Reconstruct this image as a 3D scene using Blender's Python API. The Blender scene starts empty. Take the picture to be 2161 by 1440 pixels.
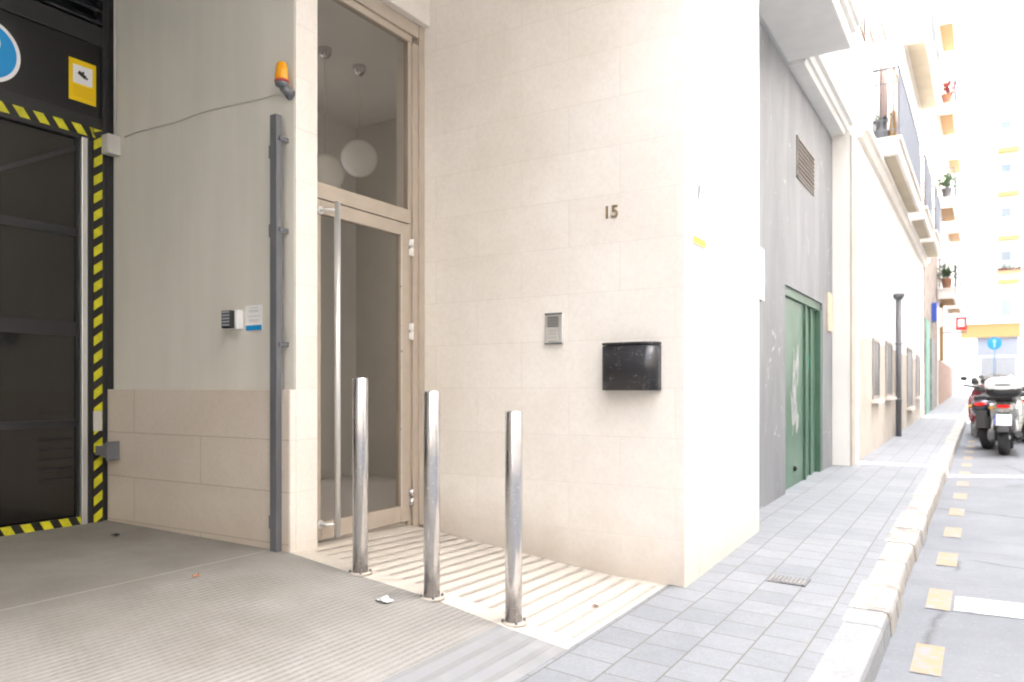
import bpy, bmesh, math, random
from mathutils import Vector, Matrix
random.seed(7)
R = math.radians
S = bpy.context.scene
COL = S.collection

# ---------------------------------------------------------------- camera, world, sun, exposure
CZ = 1.10                      # eye height above the datum
F = 1628.0                     # focal length in units of 1/2161 of the frame width
SN, CS = math.sin(R(31.56)), math.cos(R(31.56))
cam_d = bpy.data.cameras.new('camera'); cam = bpy.data.objects.new('camera', cam_d); COL.objects.link(cam)
cam.location = (0, 0, CZ); cam.rotation_euler = (R(90), 0, R(31.56))
cam_d.sensor_width = 36; cam_d.lens = 36 * F / 2161; cam_d.shift_y = 102 / 2161
cam_d.clip_start = 0.05; cam_d.clip_end = 2000
cam_d.dof.use_dof = True; cam_d.dof.focus_distance = 4.0; cam_d.dof.aperture_fstop = 2.4
S.camera = cam

SUN_EL, SUN_AZ = 58, 74        # azimuth measured from +Y (along the street) towards +X
world = bpy.data.worlds.new('World'); S.world = world; world.use_nodes = True
wn = world.node_tree.nodes; wl = world.node_tree.links; wn.clear()
sky = wn.new('ShaderNodeTexSky'); sky.sky_type = 'NISHITA'; sky.sun_disc = False
sky.sun_elevation = R(SUN_EL); sky.sun_rotation = R(SUN_AZ); sky.dust_density = 4.0; sky.air_density = 1.0; sky.ozone_density = 0.6
hs_ = wn.new('ShaderNodeHueSaturation'); hs_.inputs['Saturation'].default_value = 0.42
bg = wn.new('ShaderNodeBackground'); bg.inputs['Strength'].default_value = 0.15
wo = wn.new('ShaderNodeOutputWorld')
wl.new(sky.outputs[0], hs_.inputs['Color']); wl.new(hs_.outputs[0], bg.inputs['Color']); wl.new(bg.outputs[0], wo.inputs['Surface'])

sd = bpy.data.lights.new('sun', 'SUN'); sd.energy = 4.0; sd.angle = R(0.5); sd.color = (1, 0.95, 0.88)
so = bpy.data.objects.new('sun', sd); COL.objects.link(so)
sdir = Vector((math.sin(R(SUN_AZ)) * math.cos(R(SUN_EL)), math.cos(R(SUN_AZ)) * math.cos(R(SUN_EL)), math.sin(R(SUN_EL))))
so.rotation_euler = sdir.to_track_quat('Z', 'Y').to_euler(); so.location = (8, 8, 30)

vs = S.view_settings
S.display_settings.display_device = 'sRGB'
vs.view_transform = 'Standard'; vs.look = 'None'; vs.gamma = 1; vs.use_curve_mapping = False
vs.exposure = 3.72
S.cycles.max_bounces = 10; S.cycles.diffuse_bounces = 6; S.cycles.glossy_bounces = 5; S.cycles.transparent_max_bounces = 12
S.cycles.use_denoising = True; S.cycles.filter_width = 2.0

# ---------------------------------------------------------------- helpers
def PX(px, py, X0):            # point of the plane X = X0 seen at photo position (px, py)
    t = (px - 1080) / F
    Z = X0 / (-SN + CS * t)
    return Vector((X0, Z * (CS + SN * t), CZ + (822 - py) * Z / F))
def PY(px, py, Y0):
    t = (px - 1080) / F
    Z = Y0 / (CS + SN * t)
    return Vector((Z * (-SN + CS * t), Y0, CZ + (822 - py) * Z / F))
def lerp_tab(tab, v):
    if v <= tab[0][0]: return tab[0][1]
    for (a, ha), (b, hb) in zip(tab, tab[1:]):
        if v <= b: return ha + (hb - ha) * (v - a) / (b - a)
    return tab[-1][1]
PROF = [(-5.2, .842), (-4.84, .848), (-3.16, .871), (-2.68, .93), (-2.21, .98), (-1.8, 1.05), (-1.45, 1.10)]
WPROF = [(-3.3, .892), (-2.81, .945), (-1.406, 1.09)]
HS = [(-30, 1.45), (0, 1.14), (2.9, 1.10), (4.1, 1.09), (5.73, 1.028), (10.1, .935), (16.1, .82), (54, .03), (90, 0)]
def gh(x, y):
    if x >= -1.45 or y > 4.1:
        return lerp_tab(HS, y) + max(-.2, (x + 1.45)) * .03
    a = lerp_tab(PROF, x)
    if y <= 2.9: return a
    b = lerp_tab(WPROF, x); k = (y - 2.9) / 1.2
    return a + (b - a) * k
def gz(x, y): return CZ - gh(x, y)
def road_z(x, y): return CZ - lerp_tab(HS, y) - .03 - .115 + .012 * min(x + .4, 2)

class MB:
    def __init__(s): s.bm = bmesh.new(); s.mi = 0
    def _faces(s, fs):
        for f in fs: f.material_index = s.mi
    def quad(s, pts):
        vs_ = [s.bm.verts.new(p) for p in pts]
        f = s.bm.faces.new(vs_); f.material_index = s.mi; return s
    def box(s, a, b, M=None):
        x0, x1 = sorted((a[0], b[0])); y0, y1 = sorted((a[1], b[1])); z0, z1 = sorted((a[2], b[2]))
        c = [(x, y, z) for z in (z0, z1) for y in (y0, y1) for x in (x0, x1)]
        v = [s.bm.verts.new((M @ Vector(p)) if M else p) for p in c]
        for q in ((0, 2, 3, 1), (4, 5, 7, 6), (0, 1, 5, 4), (2, 6, 7, 3), (0, 4, 6, 2), (1, 3, 7, 5)):
            s.bm.faces.new([v[i] for i in q]).material_index = s.mi
        return s
    def prism(s, pts, axis, a, b):   # polygon pts in the two other axes, extruded a..b
        def mk(p, w):
            return {'x': (w, p[0], p[1]), 'y': (p[0], w, p[1]), 'z': (p[0], p[1], w)}[axis]
        A = [s.bm.verts.new(mk(p, a)) for p in pts]; B = [s.bm.verts.new(mk(p, b)) for p in pts]
        n = len(pts)
        s._faces([s.bm.faces.new(A[::-1]), s.bm.faces.new(B)])
        for i in range(n): s.bm.faces.new([A[i], A[(i + 1) % n], B[(i + 1) % n], B[i]]).material_index = s.mi
        return s
    def tube(s, pts, r, n=12, cap=True):
        pts = [Vector(p) for p in pts]; rs = r if isinstance(r, (list, tuple)) else [r] * len(pts)
        rings = []; up = None
        for i, p in enumerate(pts):
            d = (pts[min(i + 1, len(pts) - 1)] - pts[max(i - 1, 0)]).normalized()
            if up is None: up = Vector((0, 0, 1)) if abs(d.z) < .9 else Vector((1, 0, 0))
            u = d.cross(up).normalized(); v = u.cross(d).normalized(); up = v
            rings.append([s.bm.verts.new(p + (u * math.cos(2 * math.pi * k / n) + v * math.sin(2 * math.pi * k / n)) * rs[i]) for k in range(n)])
        for a, b in zip(rings, rings[1:]):
            for k in range(n):
                f = s.bm.faces.new([a[k], a[(k + 1) % n], b[(k + 1) % n], b[k]]); f.smooth = True; f.material_index = s.mi
        if cap: s._faces([s.bm.faces.new(rings[0][::-1]), s.bm.faces.new(rings[-1])])
        return s
    def lathe(s, prof, c=(0, 0, 0), axis='z', n=24, M=None):
        rings = []
        for r, h in prof:
            ring = []
            for k in range(n):
                a = 2 * math.pi * k / n; u, v = r * math.cos(a), r * math.sin(a)
                p = {'z': (u, v, h), 'x': (h, u, v), 'y': (u, h, v)}[axis]
                p = Vector(p) + Vector(c)
                ring.append(s.bm.verts.new(M @ p if M else p))
            rings.append(ring)
        for a, b in zip(rings, rings[1:]):
            for k in range(n):
                f = s.bm.faces.new([a[k], a[(k + 1) % n], b[(k + 1) % n], b[k]]); f.smooth = True; f.material_index = s.mi
        s._faces([s.bm.faces.new(rings[0][::-1]), s.bm.faces.new(rings[-1])])
        return s
    def sphere(s, c, r, sc=(1, 1, 1), n=20):
        m = Matrix.Translation(Vector(c)) @ Matrix.Diagonal((r * sc[0], r * sc[1], r * sc[2], 1))
        g = bmesh.ops.create_uvsphere(s.bm, u_segments=n, v_segments=n // 2 + 2, radius=1, matrix=m)
        for v in g['verts']:
            for f in v.link_faces: f.smooth = True; f.material_index = s.mi
        return s
    def loft(s, rings, cap=True):    # rings: lists of points of equal length
        R_ = [[s.bm.verts.new(p) for p in r] for r in rings]; n = len(R_[0])
        for a, b in zip(R_, R_[1:]):
            for k in range(n):
                f = s.bm.faces.new([a[k], a[(k + 1) % n], b[(k + 1) % n], b[k]]); f.smooth = True; f.material_index = s.mi
        if cap: s._faces([s.bm.faces.new(R_[0][::-1]), s.bm.faces.new(R_[-1])])
        return s
    def build(s, name, mat, parent=None, bevel=0, smooth_angle=None):
        bmesh.ops.recalc_face_normals(s.bm, faces=s.bm.faces)
        me = bpy.data.meshes.new(name); s.bm.to_mesh(me); s.bm.free()
        for m in (mat if isinstance(mat, (list, tuple)) else [mat]): me.materials.append(m)
        o = bpy.data.objects.new(name, me); COL.objects.link(o)
        if parent:
            o.parent = parent
        if bevel:
            b = o.modifiers.new('bevel', 'BEVEL'); b.width = bevel; b.segments = 2; b.limit_method = 'ANGLE'; b.angle_limit = R(40); b.harden_normals = False
        return o
def thing(name, label, cat, group=None, loc=(0, 0, 0), rz=0):
    o = bpy.data.objects.new(name, None); COL.objects.link(o); o.location = loc; o.rotation_euler = (0, 0, rz)
    o.empty_display_size = .1
    o['label'] = label; o['category'] = cat
    if group: o['group'] = group
    return o
def tag(o, label, cat, group=None):
    o['label'] = label; o['category'] = cat
    if group: o['group'] = group
    return o
def struct(o): o['kind'] = 'structure'; return o
def copy_tree(o, parent=None):
    c = o.copy(); COL.objects.link(c)
    if parent: c.parent = parent
    for ch in list(o.children): copy_tree(ch, c)
    return c
def text_mesh(name, s, size, M, mat, parent=None, extrude=.002, bold=0.0):
    cu = bpy.data.curves.new(name + '_c', 'FONT'); cu.body = s; cu.size = size; cu.extrude = extrude; cu.offset = bold
    cu.align_x = 'CENTER'; cu.align_y = 'CENTER'
    t = bpy.data.objects.new('tmp_text', cu); COL.objects.link(t)
    bpy.context.view_layer.update()
    me = bpy.data.meshes.new_from_object(t.evaluated_get(bpy.context.evaluated_depsgraph_get()))
    bpy.data.objects.remove(t); me.name = name
    me.transform(M); me.materials.clear(); me.materials.append(mat)
    o = bpy.data.objects.new(name, me); COL.objects.link(o); o.parent = parent
    return o

# ---------------------------------------------------------------- materials
def newmat(name):
    m = bpy.data.materials.new(name); m.use_nodes = True; nt = m.node_tree
    return m, nt, nt.nodes, nt.links, nt.nodes['Principled BSDF']
def coords(N, L):
    t = N.new('ShaderNodeTexCoord'); return t.outputs['Object']
def noise(N, L, vec, scale, detail=4, rough=.55, dist=0):
    n = N.new('ShaderNodeTexNoise'); n.inputs['Scale'].default_value = scale; n.inputs['Detail'].default_value = detail
    n.inputs['Roughness'].default_value = rough; n.inputs['Distortion'].default_value = dist; L.new(vec, n.inputs['Vector']); return n.outputs['Fac']
def ramp(N, L, fac, stops):
    r = N.new('ShaderNodeValToRGB'); L.new(fac, r.inputs['Fac']); e = r.color_ramp.elements
    while len(e) < len(stops): e.new(.5)
    for i, (p, c) in enumerate(stops):
        e[i].position = p; e[i].color = (c, c, c, 1) if isinstance(c, (int, float)) else (*c, 1)
    return r.outputs['Color']
def mix(N, L, a, b, fac, mode='MIX'):
    m = N.new('ShaderNodeMix'); m.data_type = 'RGBA'; m.blend_type = mode
    for sock, v in ((m.inputs[0], fac), (m.inputs[6], a), (m.inputs[7], b)):
        if hasattr(v, 'links') or hasattr(v, 'is_linked'): L.new(v, sock)
        elif isinstance(v, (int, float)): sock.default_value = v
        else: sock.default_value = (*v, 1)
    return m.outputs[2]
def math_(N, L, op, a, b=0.0, c=None):
    m = N.new('ShaderNodeMath'); m.operation = op
    for i, v in enumerate((a, b) if c is None else (a, b, c)):
        if hasattr(v, 'is_linked'): L.new(v, m.inputs[i])
        else: m.inputs[i].default_value = v
    return m.outputs[0]
def bump(N, L, bsdf, h, strength=.3, dist=.01):
    b = N.new('ShaderNodeBump'); b.inputs['Strength'].default_value = strength; b.inputs['Distance'].default_value = dist
    L.new(h, b.inputs['Height']); L.new(b.outputs[0], bsdf.inputs['Normal'])
def plain(name, col, rough=.5, metal=0, var=.08, scale=6, bumps=.0, spec=.5, coat=0):
    m, nt, N, L, B = newmat(name); v = coords(N, L)
    n = noise(N, L, v, scale, 5); lo = tuple(max(0, c * (1 - var)) for c in col); hi = tuple(min(1, c * (1 + var)) for c in col)
    L.new(ramp(N, L, n, [(.3, lo), (.7, hi)]), B.inputs['Base Color'])
    n2 = noise(N, L, v, scale * 4, 3)
    L.new(ramp(N, L, n2, [(.2, max(.02, rough - .06)), (.8, min(1, rough + .08))]), B.inputs['Roughness'])
    B.inputs['Metallic'].default_value = metal; B.inputs['Specular IOR Level'].default_value = spec; B.inputs['Coat Weight'].default_value = coat
    if bumps: bump(N, L, B, noise(N, L, v, scale * 12, 4), bumps, .004)
    return m
def stone(name, base=(.75, .705, .655), alt=(.82, .79, .755), joint=(.60, .555, .50), course=.28, w=.66, z0=CZ - .553, zs=True, rough=.38, stain=True, shift=0.0, jw=.0028, vein=.5):
    m, nt, N, L, B = newmat(name); v = coords(N, L)
    sp = N.new('ShaderNodeSeparateXYZ'); L.new(v, sp.inputs[0])
    u = math_(N, L, 'ADD', sp.outputs[0], sp.outputs[1]); u = math_(N, L, 'ADD', u, shift + 20 * w)
    zz = math_(N, L, 'SUBTRACT', sp.outputs[2], z0 - 20 * course)
    cb = N.new('ShaderNodeCombineXYZ'); L.new(u, cb.inputs[0]); L.new(zz, cb.inputs[1])
    br = N.new('ShaderNodeTexBrick'); br.offset = .5; br.inputs['Scale'].default_value = 1; br.inputs['Mortar Size'].default_value = jw
    br.inputs['Mortar Smooth'].default_value = .3
    br.inputs['Brick Width'].default_value = w; br.inputs['Row Height'].default_value = course; br.inputs['Bias'].default_value = 0
    br.inputs['Color1'].default_value = (0, 0, 0, 1); br.inputs['Color2'].default_value = (1, 1, 1, 1); br.inputs['Mortar'].default_value = (.5, .5, .5, 1)
    L.new(cb.outputs[0], br.inputs['Vector'])
    big = noise(N, L, v, 1.7, 5, .6, .6); col = mix(N, L, base, alt, ramp(N, L, big, [(.3, 0.), (.7, 1.)]))
    tile = mix(N, L, (.965, .96, .955), (1.0, 1.0, 1.0), br.outputs['Color']); col = mix(N, L, col, tile, 1.0, 'MULTIPLY')
    fine = noise(N, L, v, 45, 6, .7); col = mix(N, L, col, ramp(N, L, fine, [(.3, .92), (.6, 1.)]), 1.0, 'MULTIPLY')
    # sparse shelly fossil marks
    mp = N.new('ShaderNodeMapping'); L.new(v, mp.inputs[0]); mp.inputs['Scale'].default_value = (1.2, 1.2, 4.5)
    vo = noise(N, L, mp.outputs[0], 6.5, 8, .72, 1.6)
    col = mix(N, L, col, (base[0] * .78, base[1] * .70, base[2] * .62), math_(N, L, 'MULTIPLY', ramp(N, L, vo, [(.66, 0.), (.74, 1.)]), vein))
    if stain:
        g = math_(N, L, 'SUBTRACT', sp.outputs[2], .0)
        sn = noise(N, L, v, 5, 6, .65)
        gg = math_(N, L, 'ADD', g, math_(N, L, 'MULTIPLY', sn, .35))
        st = ramp(N, L, gg, [(.12, 1.), (.62, 0.)])
        col = mix(N, L, col, (.43, .35, .26), math_(N, L, 'MULTIPLY', st, .6))
    col = mix(N, L, col, joint, math_(N, L, 'MULTIPLY', br.outputs['Fac'], .45))
    L.new(col, B.inputs['Base Color']); B.inputs['Roughness'].default_value = rough
    h = math_(N, L, 'SUBTRACT', math_(N, L, 'MULTIPLY', fine, .15), br.outputs['Fac'])
    bump(N, L, B, h, .35, .003)
    return m

M_stone = stone('limestone_cladding')
M_wains = stone('limestone_wainscot', base=(.58, .51, .445), alt=(.64, .585, .53), joint=(.25, .20, .16), jw=.004, w=1.3, shift=.37)
M_plaster, nt, N, L, B = newmat('painted_plaster')
v = coords(N, L); n = noise(N, L, v, 1.3, 5, .6, .3)
mp = N.new('ShaderNodeMapping'); L.new(v, mp.inputs[0]); mp.inputs['Scale'].default_value = (1, 1, .12)
n2 = noise(N, L, mp.outputs[0], 5, 4, .6)
c = mix(N, L, (.62, .61, .56), (.69, .68, .635), n); c = mix(N, L, c, ramp(N, L, n2, [(.35, .93), (.65, 1.)]), 1.0, 'MULTIPLY')
L.new(c, B.inputs['Base Color']); B.inputs['Roughness'].default_value = .55; bump(N, L, B, noise(N, L, v, 60, 5), .12, .003)

def ground_mat(name, a, b, scale=3, fine=120, rough=.8, extra=None, bs=.35):
    m, nt, N, L, B = newmat(name); v = coords(N, L)
    c = mix(N, L, a, b, ramp(N, L, noise(N, L, v, scale, 6, .65, .4), [(.3, 0.), (.7, 1.)]))
    f = noise(N, L, v, fine, 4, .7); c = mix(N, L, c, ramp(N, L, f, [(.3, .78), (.65, 1.)]), 1.0, 'MULTIPLY')
    h = f
    if extra: c, h = extra(N, L, v, c, f, B)
    L.new(c, B.inputs['Base Color']); B.inputs['Roughness'].default_value = rough
    bump(N, L, B, h, bs, .004)
    return m
def cracks(N, L, v, c, f, B):
    vo = N.new('ShaderNodeTexVoronoi'); vo.feature = 'DISTANCE_TO_EDGE'; vo.inputs['Scale'].default_value = .55
    ds = N.new('ShaderNodeMixRGB'); ds.inputs[0].default_value = .12; L.new(v, ds.inputs[1])
    nn = N.new('ShaderNodeTexNoise'); nn.inputs['Scale'].default_value = 3; nn.inputs['Detail'].default_value = 6; L.new(v, nn.inputs['Vector']); L.new(nn.outputs['Color'], ds.inputs[2])
    L.new(ds.outputs[0], vo.inputs['Vector'])
    cr = ramp(N, L, vo.outputs['Distance'], [(.0, 1.), (.012, 0.)])
    gate = ramp(N, L, noise(N, L, v, .8, 3), [(.48, 0.), (.55, 1.)])
    cr = math_(N, L, 'MULTIPLY', cr, gate)
    c = mix(N, L, c, (.06, .06, .065), math_(N, L, 'MULTIPLY', cr, .7))
    mp = N.new('ShaderNodeMapping'); L.new(v, mp.inputs[0]); mp.inputs['Scale'].default_value = (.5, 2.6, 1)
    st = ramp(N, L, noise(N, L, mp.outputs[0], 1.5, 6, .7), [(.50, 0.), (.66, 1.)])
    c = mix(N, L, c, (.13, .135, .15), math_(N, L, 'MULTIPLY', st, .55))
    ag = ramp(N, L, noise(N, L, v, 55, 3, .8), [(.60, 0.), (.68, 1.)])
    c = mix(N, L, c, (.36, .37, .39), math_(N, L, 'MULTIPLY', ag, .3))
    return c, math_(N, L, 'SUBTRACT', f, cr)
M_asphalt = ground_mat('worn_asphalt', (.15, .16, .178), (.20, .21, .23), 1.2, 150, .85, cracks, .5)
def tiles(N, L, v, c, f, B):
    sp = N.new('ShaderNodeSeparateXYZ'); L.new(v, sp.inputs[0])
    cb = N.new('ShaderNodeCombineXYZ'); L.new(math_(N, L, 'ADD', sp.outputs[0], 10.09), cb.inputs[1]); L.new(math_(N, L, 'ADD', sp.outputs[1], 20.), cb.inputs[0])
    br = N.new('ShaderNodeTexBrick'); br.offset = .5; br.offset_frequency = 2; br.inputs['Scale'].default_value = 1; br.inputs['Mortar Size'].default_value = .0035
    br.inputs['Brick Width'].default_value = .205; br.inputs['Row Height'].default_value = .205; br.inputs['Mortar Smooth'].default_value = .2
    br.inputs['Color1'].default_value = (.90, .905, .91, 1); br.inputs['Color2'].default_value = (1.04, 1.035, 1.03, 1)
    L.new(cb.outputs[0], br.inputs['Vector'])
    c = mix(N, L, c, br.outputs['Color'], 1.0, 'MULTIPLY')
    c = mix(N, L, c, (.13, .115, .10), math_(N, L, 'MULTIPLY', br.outputs['Fac'], .8))
    sp2 = ramp(N, L, noise(N, L, v, 2.3, 5, .7), [(.58, 0.), (.72, 1.)])
    c = mix(N, L, c, (.19, .18, .17), math_(N, L, 'MULTIPLY', sp2, .3))
    vo = N.new('ShaderNodeTexVoronoi'); vo.inputs['Scale'].default_value = 4.2; L.new(v, vo.inputs['Vector'])
    gum = ramp(N, L, math_(N, L, 'ADD', vo.outputs['Distance'], math_(N, L, 'MULTIPLY', noise(N, L, v, 40, 2), .05)), [(.075, 1.), (.095, 0.)])
    gum = math_(N, L, 'MULTIPLY', gum, ramp(N, L, noise(N, L, v, 2.1, 2), [(.5, 0.), (.56, 1.)]))
    c = mix(N, L, c, (.10, .10, .105), math_(N, L, 'MULTIPLY', gum, .55))
    gr = ramp(N, L, noise(N, L, v, 7, 7, .8, 1.), [(.45, 0.), (.75, 1.)])
    c = mix(N, L, c, (.15, .15, .155), math_(N, L, 'MULTIPLY', gr, .5))
    return c, math_(N, L, 'SUBTRACT', math_(N, L, 'MULTIPLY', f, .3), br.outputs['Fac'])
M_tiles = ground_mat('pavement_tiles', (.19, .203, .225), (.235, .247, .265), 1.5, 90, .7, tiles)
def ribs(N, L, v, c, f, B):
    sp = N.new('ShaderNodeSeparateXYZ'); L.new(v, sp.inputs[0]); x = sp.outputs[0]; y = sp.outputs[1]
    fr = math_(N, L, 'FRACT', math_(N, L, 'DIVIDE', math_(N, L, 'ADD', x, 10), .029))
    g = math_(N, L, 'GREATER_THAN', fr, .55)
    tri = math_(N, L, 'ABSOLUTE', math_(N, L, 'SUBTRACT', fr, .35))
    g = ramp(N, L, tri, [(.26, 0.), (.38, 1.)])
    # small cross nicks that turn the ribs into a rope-like tread
    ny = math_(N, L, 'SINE', math_(N, L, 'ADD', math_(N, L, 'MULTIPLY', y, 2 * math.pi / .04), math_(N, L, 'MULTIPLY', x, 60.)))
    g = math_(N, L, 'MULTIPLY', g, math_(N, L, 'ADD', math_(N, L, 'MULTIPLY', ny, .09), .91))
    # beyond x = -3.3 the older slab has finer diagonal grooves
    fd = math_(N, L, 'FRACT', math_(N, L, 'DIVIDE', math_(N, L, 'ADD', math_(N, L, 'ADD', math_(N, L, 'MULTIPLY', x, .78), math_(N, L, 'MULTIPLY', y, -.62)), 20), .03))
    gd = ramp(N, L, math_(N, L, 'ABSOLUTE', math_(N, L, 'SUBTRACT', fd, .5)), [(.25, 0.), (.4, 1.)])
    old = math_(N, L, 'LESS_THAN', x, -3.3)
    flat = math_(N, L, 'GREATER_THAN', x, -1.84)
    wn_ = noise(N, L, v, 2.0, 4, .6)
    wear = ramp(N, L, wn_, [(.35, .35), (.6, 1.)])
    G = math_(N, L, 'ADD', math_(N, L, 'MULTIPLY', g, math_(N, L, 'SUBTRACT', 1., old)), math_(N, L, 'MULTIPLY', gd, math_(N, L, 'MULTIPLY', old, .8)))
    # wide ribs beside the pavement
    fw = math_(N, L, 'FRACT', math_(N, L, 'DIVIDE', math_(N, L, 'ADD', x, 10), .086))
    gw = ramp(N, L, math_(N, L, 'ABSOLUTE', math_(N, L, 'SUBTRACT', fw, .5)), [(.28, 0.), (.36, .7)])
    G = mix(N, L, G, gw, flat)
    G = math_(N, L, 'MULTIPLY', G, wear)
    seam = math_(N, L, 'LESS_THAN', math_(N, L, 'ABSOLUTE', math_(N, L, 'ADD', x, 3.3)), .009)
    c = mix(N, L, c, (.21, .215, .225), flat)
    c2 = mix(N, L, c, (.34, .33, .315), ramp(N, L, noise(N, L, v, 1.1, 5, .7), [(.5, 0.), (.8, .7)]))
    c2 = mix(N, L, c2, (.16, .14, .125), ramp(N, L, noise(N, L, v, .9, 5, .65), [(.52, 0.), (.72, .6)]))
    c2 = mix(N, L, c2, (.12, .112, .105), math_(N, L, 'MULTIPLY', G, .52))
    c2 = mix(N, L, c2, (.42, .40, .37), math_(N, L, 'MULTIPLY', seam, .5))
    h = math_(N, L, 'SUBTRACT', math_(N, L, 'MULTIPLY', f, .12), G)
    return c2, h
M_ramp = ground_mat('ribbed_concrete', (.245, .235, .22), (.30, .29, .275), 2.2, 140, .75, ribs, .7)
M_porch = ground_mat('marble_floor', (.54, .49, .43), (.61, .565, .51), 2.5, 70, .38, None, .1)
M_groove = plain('grooved_strip', (.38, .345, .305), .8, var=.15, scale=12)
M_kerb = ground_mat('kerb_concrete', (.24, .245, .255), (.29, .295, .30), 5, 60, .8)
def kerbpaint(N, L, v, c, f, B):
    p = ramp(N, L, noise(N, L, v, 6, 7, .75), [(.40, 0.), (.50, 1.)])
    sp = N.new('ShaderNodeSeparateXYZ'); L.new(v, sp.inputs[0])
    yel = ramp(N, L, noise(N, L, v, 9, 5, .7), [(.50, 0.), (.6, 1.)])
    pc = mix(N, L, (.34, .33, .315), (.34, .23, .10), math_(N, L, 'MULTIPLY', yel, .4))
    return mix(N, L, c, pc, math_(N, L, 'MULTIPLY', p, .95)), f
M_kerbp = ground_mat('painted_kerb', (.20, .18, .165), (.27, .25, .235), 5, 60, .8, kerbpaint)
def paintmat(name, col, wear=.5):
    m, nt, N, L, B = newmat(name); v = coords(N, L)
    w = ramp(N, L, noise(N, L, v, 14, 8, .75), [(wear - .08, 0.), (wear + .05, 1.)])
    L.new(mix(N, L, (.20, .205, .22), col, w), B.inputs['Base Color']); B.inputs['Roughness'].default_value = .7
    bump(N, L, B, noise(N, L, v, 120, 4), .3, .003); return m
M_wpaint = paintmat('white_road_paint', (.36, .36, .36), .45)
M_ypaint = paintmat('yellow_road_paint', (.27, .20, .115), .48)

M_dark = plain('black_painted_steel', (.005, .005, .006), .35, 0, .2, 4)
M_dark2 = plain('anthracite_frame', (.013, .0135, .016), .42, 0, .2, 6)
M_panel = plain('dark_glossy_panel', (.009, .0078, .0065), .10, 0, .25, 2, spec=.75)
M_chrome = plain('brushed_steel', (.62, .61, .62), .22, 1, .05, 30)
M_alu = plain('bare_aluminium', (.72, .72, .72), .34, .8, .03, 6)
M_grey = plain('grey_post_paint', (.125, .13, .145), .45, 0, .1, 5)
M_frame = plain('beige_anodised_frame', (.46, .40, .335), .36, .25, .06, 9)
M_framed = plain('beige_frame_edge', (.60, .56, .51), .3, .5, .05, 9)
M_white = plain('white_paint', (.78, .77, .75), .5, 0, .04, 5)
M_offwhite = plain('offwhite_plastic', (.52, .51, .485), .45, 0, .04, 7)
M_yel = plain('yellow_tape', (.55, .52, .015), .45, 0, .22, 22)
M_blk = plain('black_tape', (.008, .008, .008), .5, 0, .1, 9)
M_ysign = plain('yellow_sign', (.80, .54, .0), .35, 0, .03, 5)
M_yline = plain('sign_print', (.62, .34, .0), .4)
M_blue = plain('blue_sign', (.0, .26, .62), .35, 0, .03, 5)
M_signw = plain('sign_white', (.78, .78, .80), .4, 0, .02, 5)
M_ink = plain('black_ink', (.02, .02, .02), .5)
M_inkg = plain('grey_ink', (.30, .31, .36), .5)
M_brass = plain('aged_brass', (.33, .26, .16), .4, .7, .2, 30)
M_amber, nt, N, L, B = newmat('amber_lens'); B.inputs['Base Color'].default_value = (.95, .42, .01, 1); B.inputs['Roughness'].default_value = .18
B.inputs['Transmission Weight'].default_value = .25; B.inputs['Subsurface Weight'].default_value = .3; B.inputs['Subsurface Radius'].default_value = (.03, .015, .002)
M_black_box, nt, N, L, B = newmat('scratched_black_metal'); v = coords(N, L)
w = ramp(N, L, noise(N, L, v, 13, 10, .78, 2.5), [(.56, 0.), (.63, 1.)])
L.new(mix(N, L, (.022, .022, .025), (.20, .20, .21), w), B.inputs['Base Color']); B.inputs['Roughness'].default_value = .3
bump(N, L, B, noise(N, L, v, 30, 5), .08, .004)
M_glass, nt, N, L, B = newmat('door_glass'); N.remove(B)
tr = N.new('ShaderNodeBsdfTransparent'); tr.inputs[0].default_value = (.89, .87, .845, 1)
gl = N.new('ShaderNodeBsdfGlossy'); gl.inputs['Roughness'].default_value = .02
lw = N.new('ShaderNodeLayerWeight'); lw.inputs['Blend'].default_value = .5
frv = math_(N, L, 'ADD', math_(N, L, 'MULTIPLY', math_(N, L, 'POWER', lw.outputs['Facing'], 5.0), .9), .05); ms = N.new('ShaderNodeMixShader')
geo = N.new('ShaderNodeNewGeometry')
L.new(frv, ms.inputs[0]); L.new(tr.outputs[0], ms.inputs[1]); L.new(gl.outputs[0], ms.inputs[2])
L.new(ms.outputs[0], N['Material Output'].inputs['Surface'])
M_globe, nt, N, L, B = newmat('opal_glass'); B.inputs['Base Color'].default_value = (.92, .92, .90, 1); B.inputs['Roughness'].default_value = .25
M_lobby = plain('lobby_paint', (.78, .77, .735), .6, 0, .04, 2)
M_lobbyw = stone('lobby_stone', base=(.52, .48, .42), alt=(.58, .54, .48), course=.56, w=.9, stain=False)
M_shop, nt, N, L, B = newmat('grey_shopfront_render'); v = coords(N, L)
mp = N.new('ShaderNodeMapping'); L.new(v, mp.inputs[0]); mp.inputs['Scale'].default_value = (1, 1, .25)
n = noise(N, L, mp.outputs[0], 2.2, 6, .65, .5)
c = mix(N, L, (.145, .149, .162), (.25, .256, .27), ramp(N, L, n, [(.3, 0.), (.7, 1.)]))
sc = ramp(N, L, noise(N, L, v, 5.5, 8, .7, 1.2), [(.625, 0.), (.65, 1.)]); c = mix(N, L, c, (.42, .42, .43), math_(N, L, 'MULTIPLY', sc, .8))
L.new(c, B.inputs['Base Color']); B.inputs['Roughness'].default_value = .5
bump(N, L, B, noise(N, L, v, 25, 5), .2, .004)
M_green, nt, N, L, B = newmat('green_door_paint'); v = coords(N, L)
n = noise(N, L, v, 3, 6, .65, .5); c = mix(N, L, (.05, .115, .075), (.085, .16, .115), ramp(N, L, n, [(.3, 0.), (.7, 1.)]))
L.new(c, B.inputs['Base Color']); B.inputs['Roughness'].default_value = .4
M_cream = plain('cream_render', (.66, .60, .53), .75, 0, .06, 1.5, .25)
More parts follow.
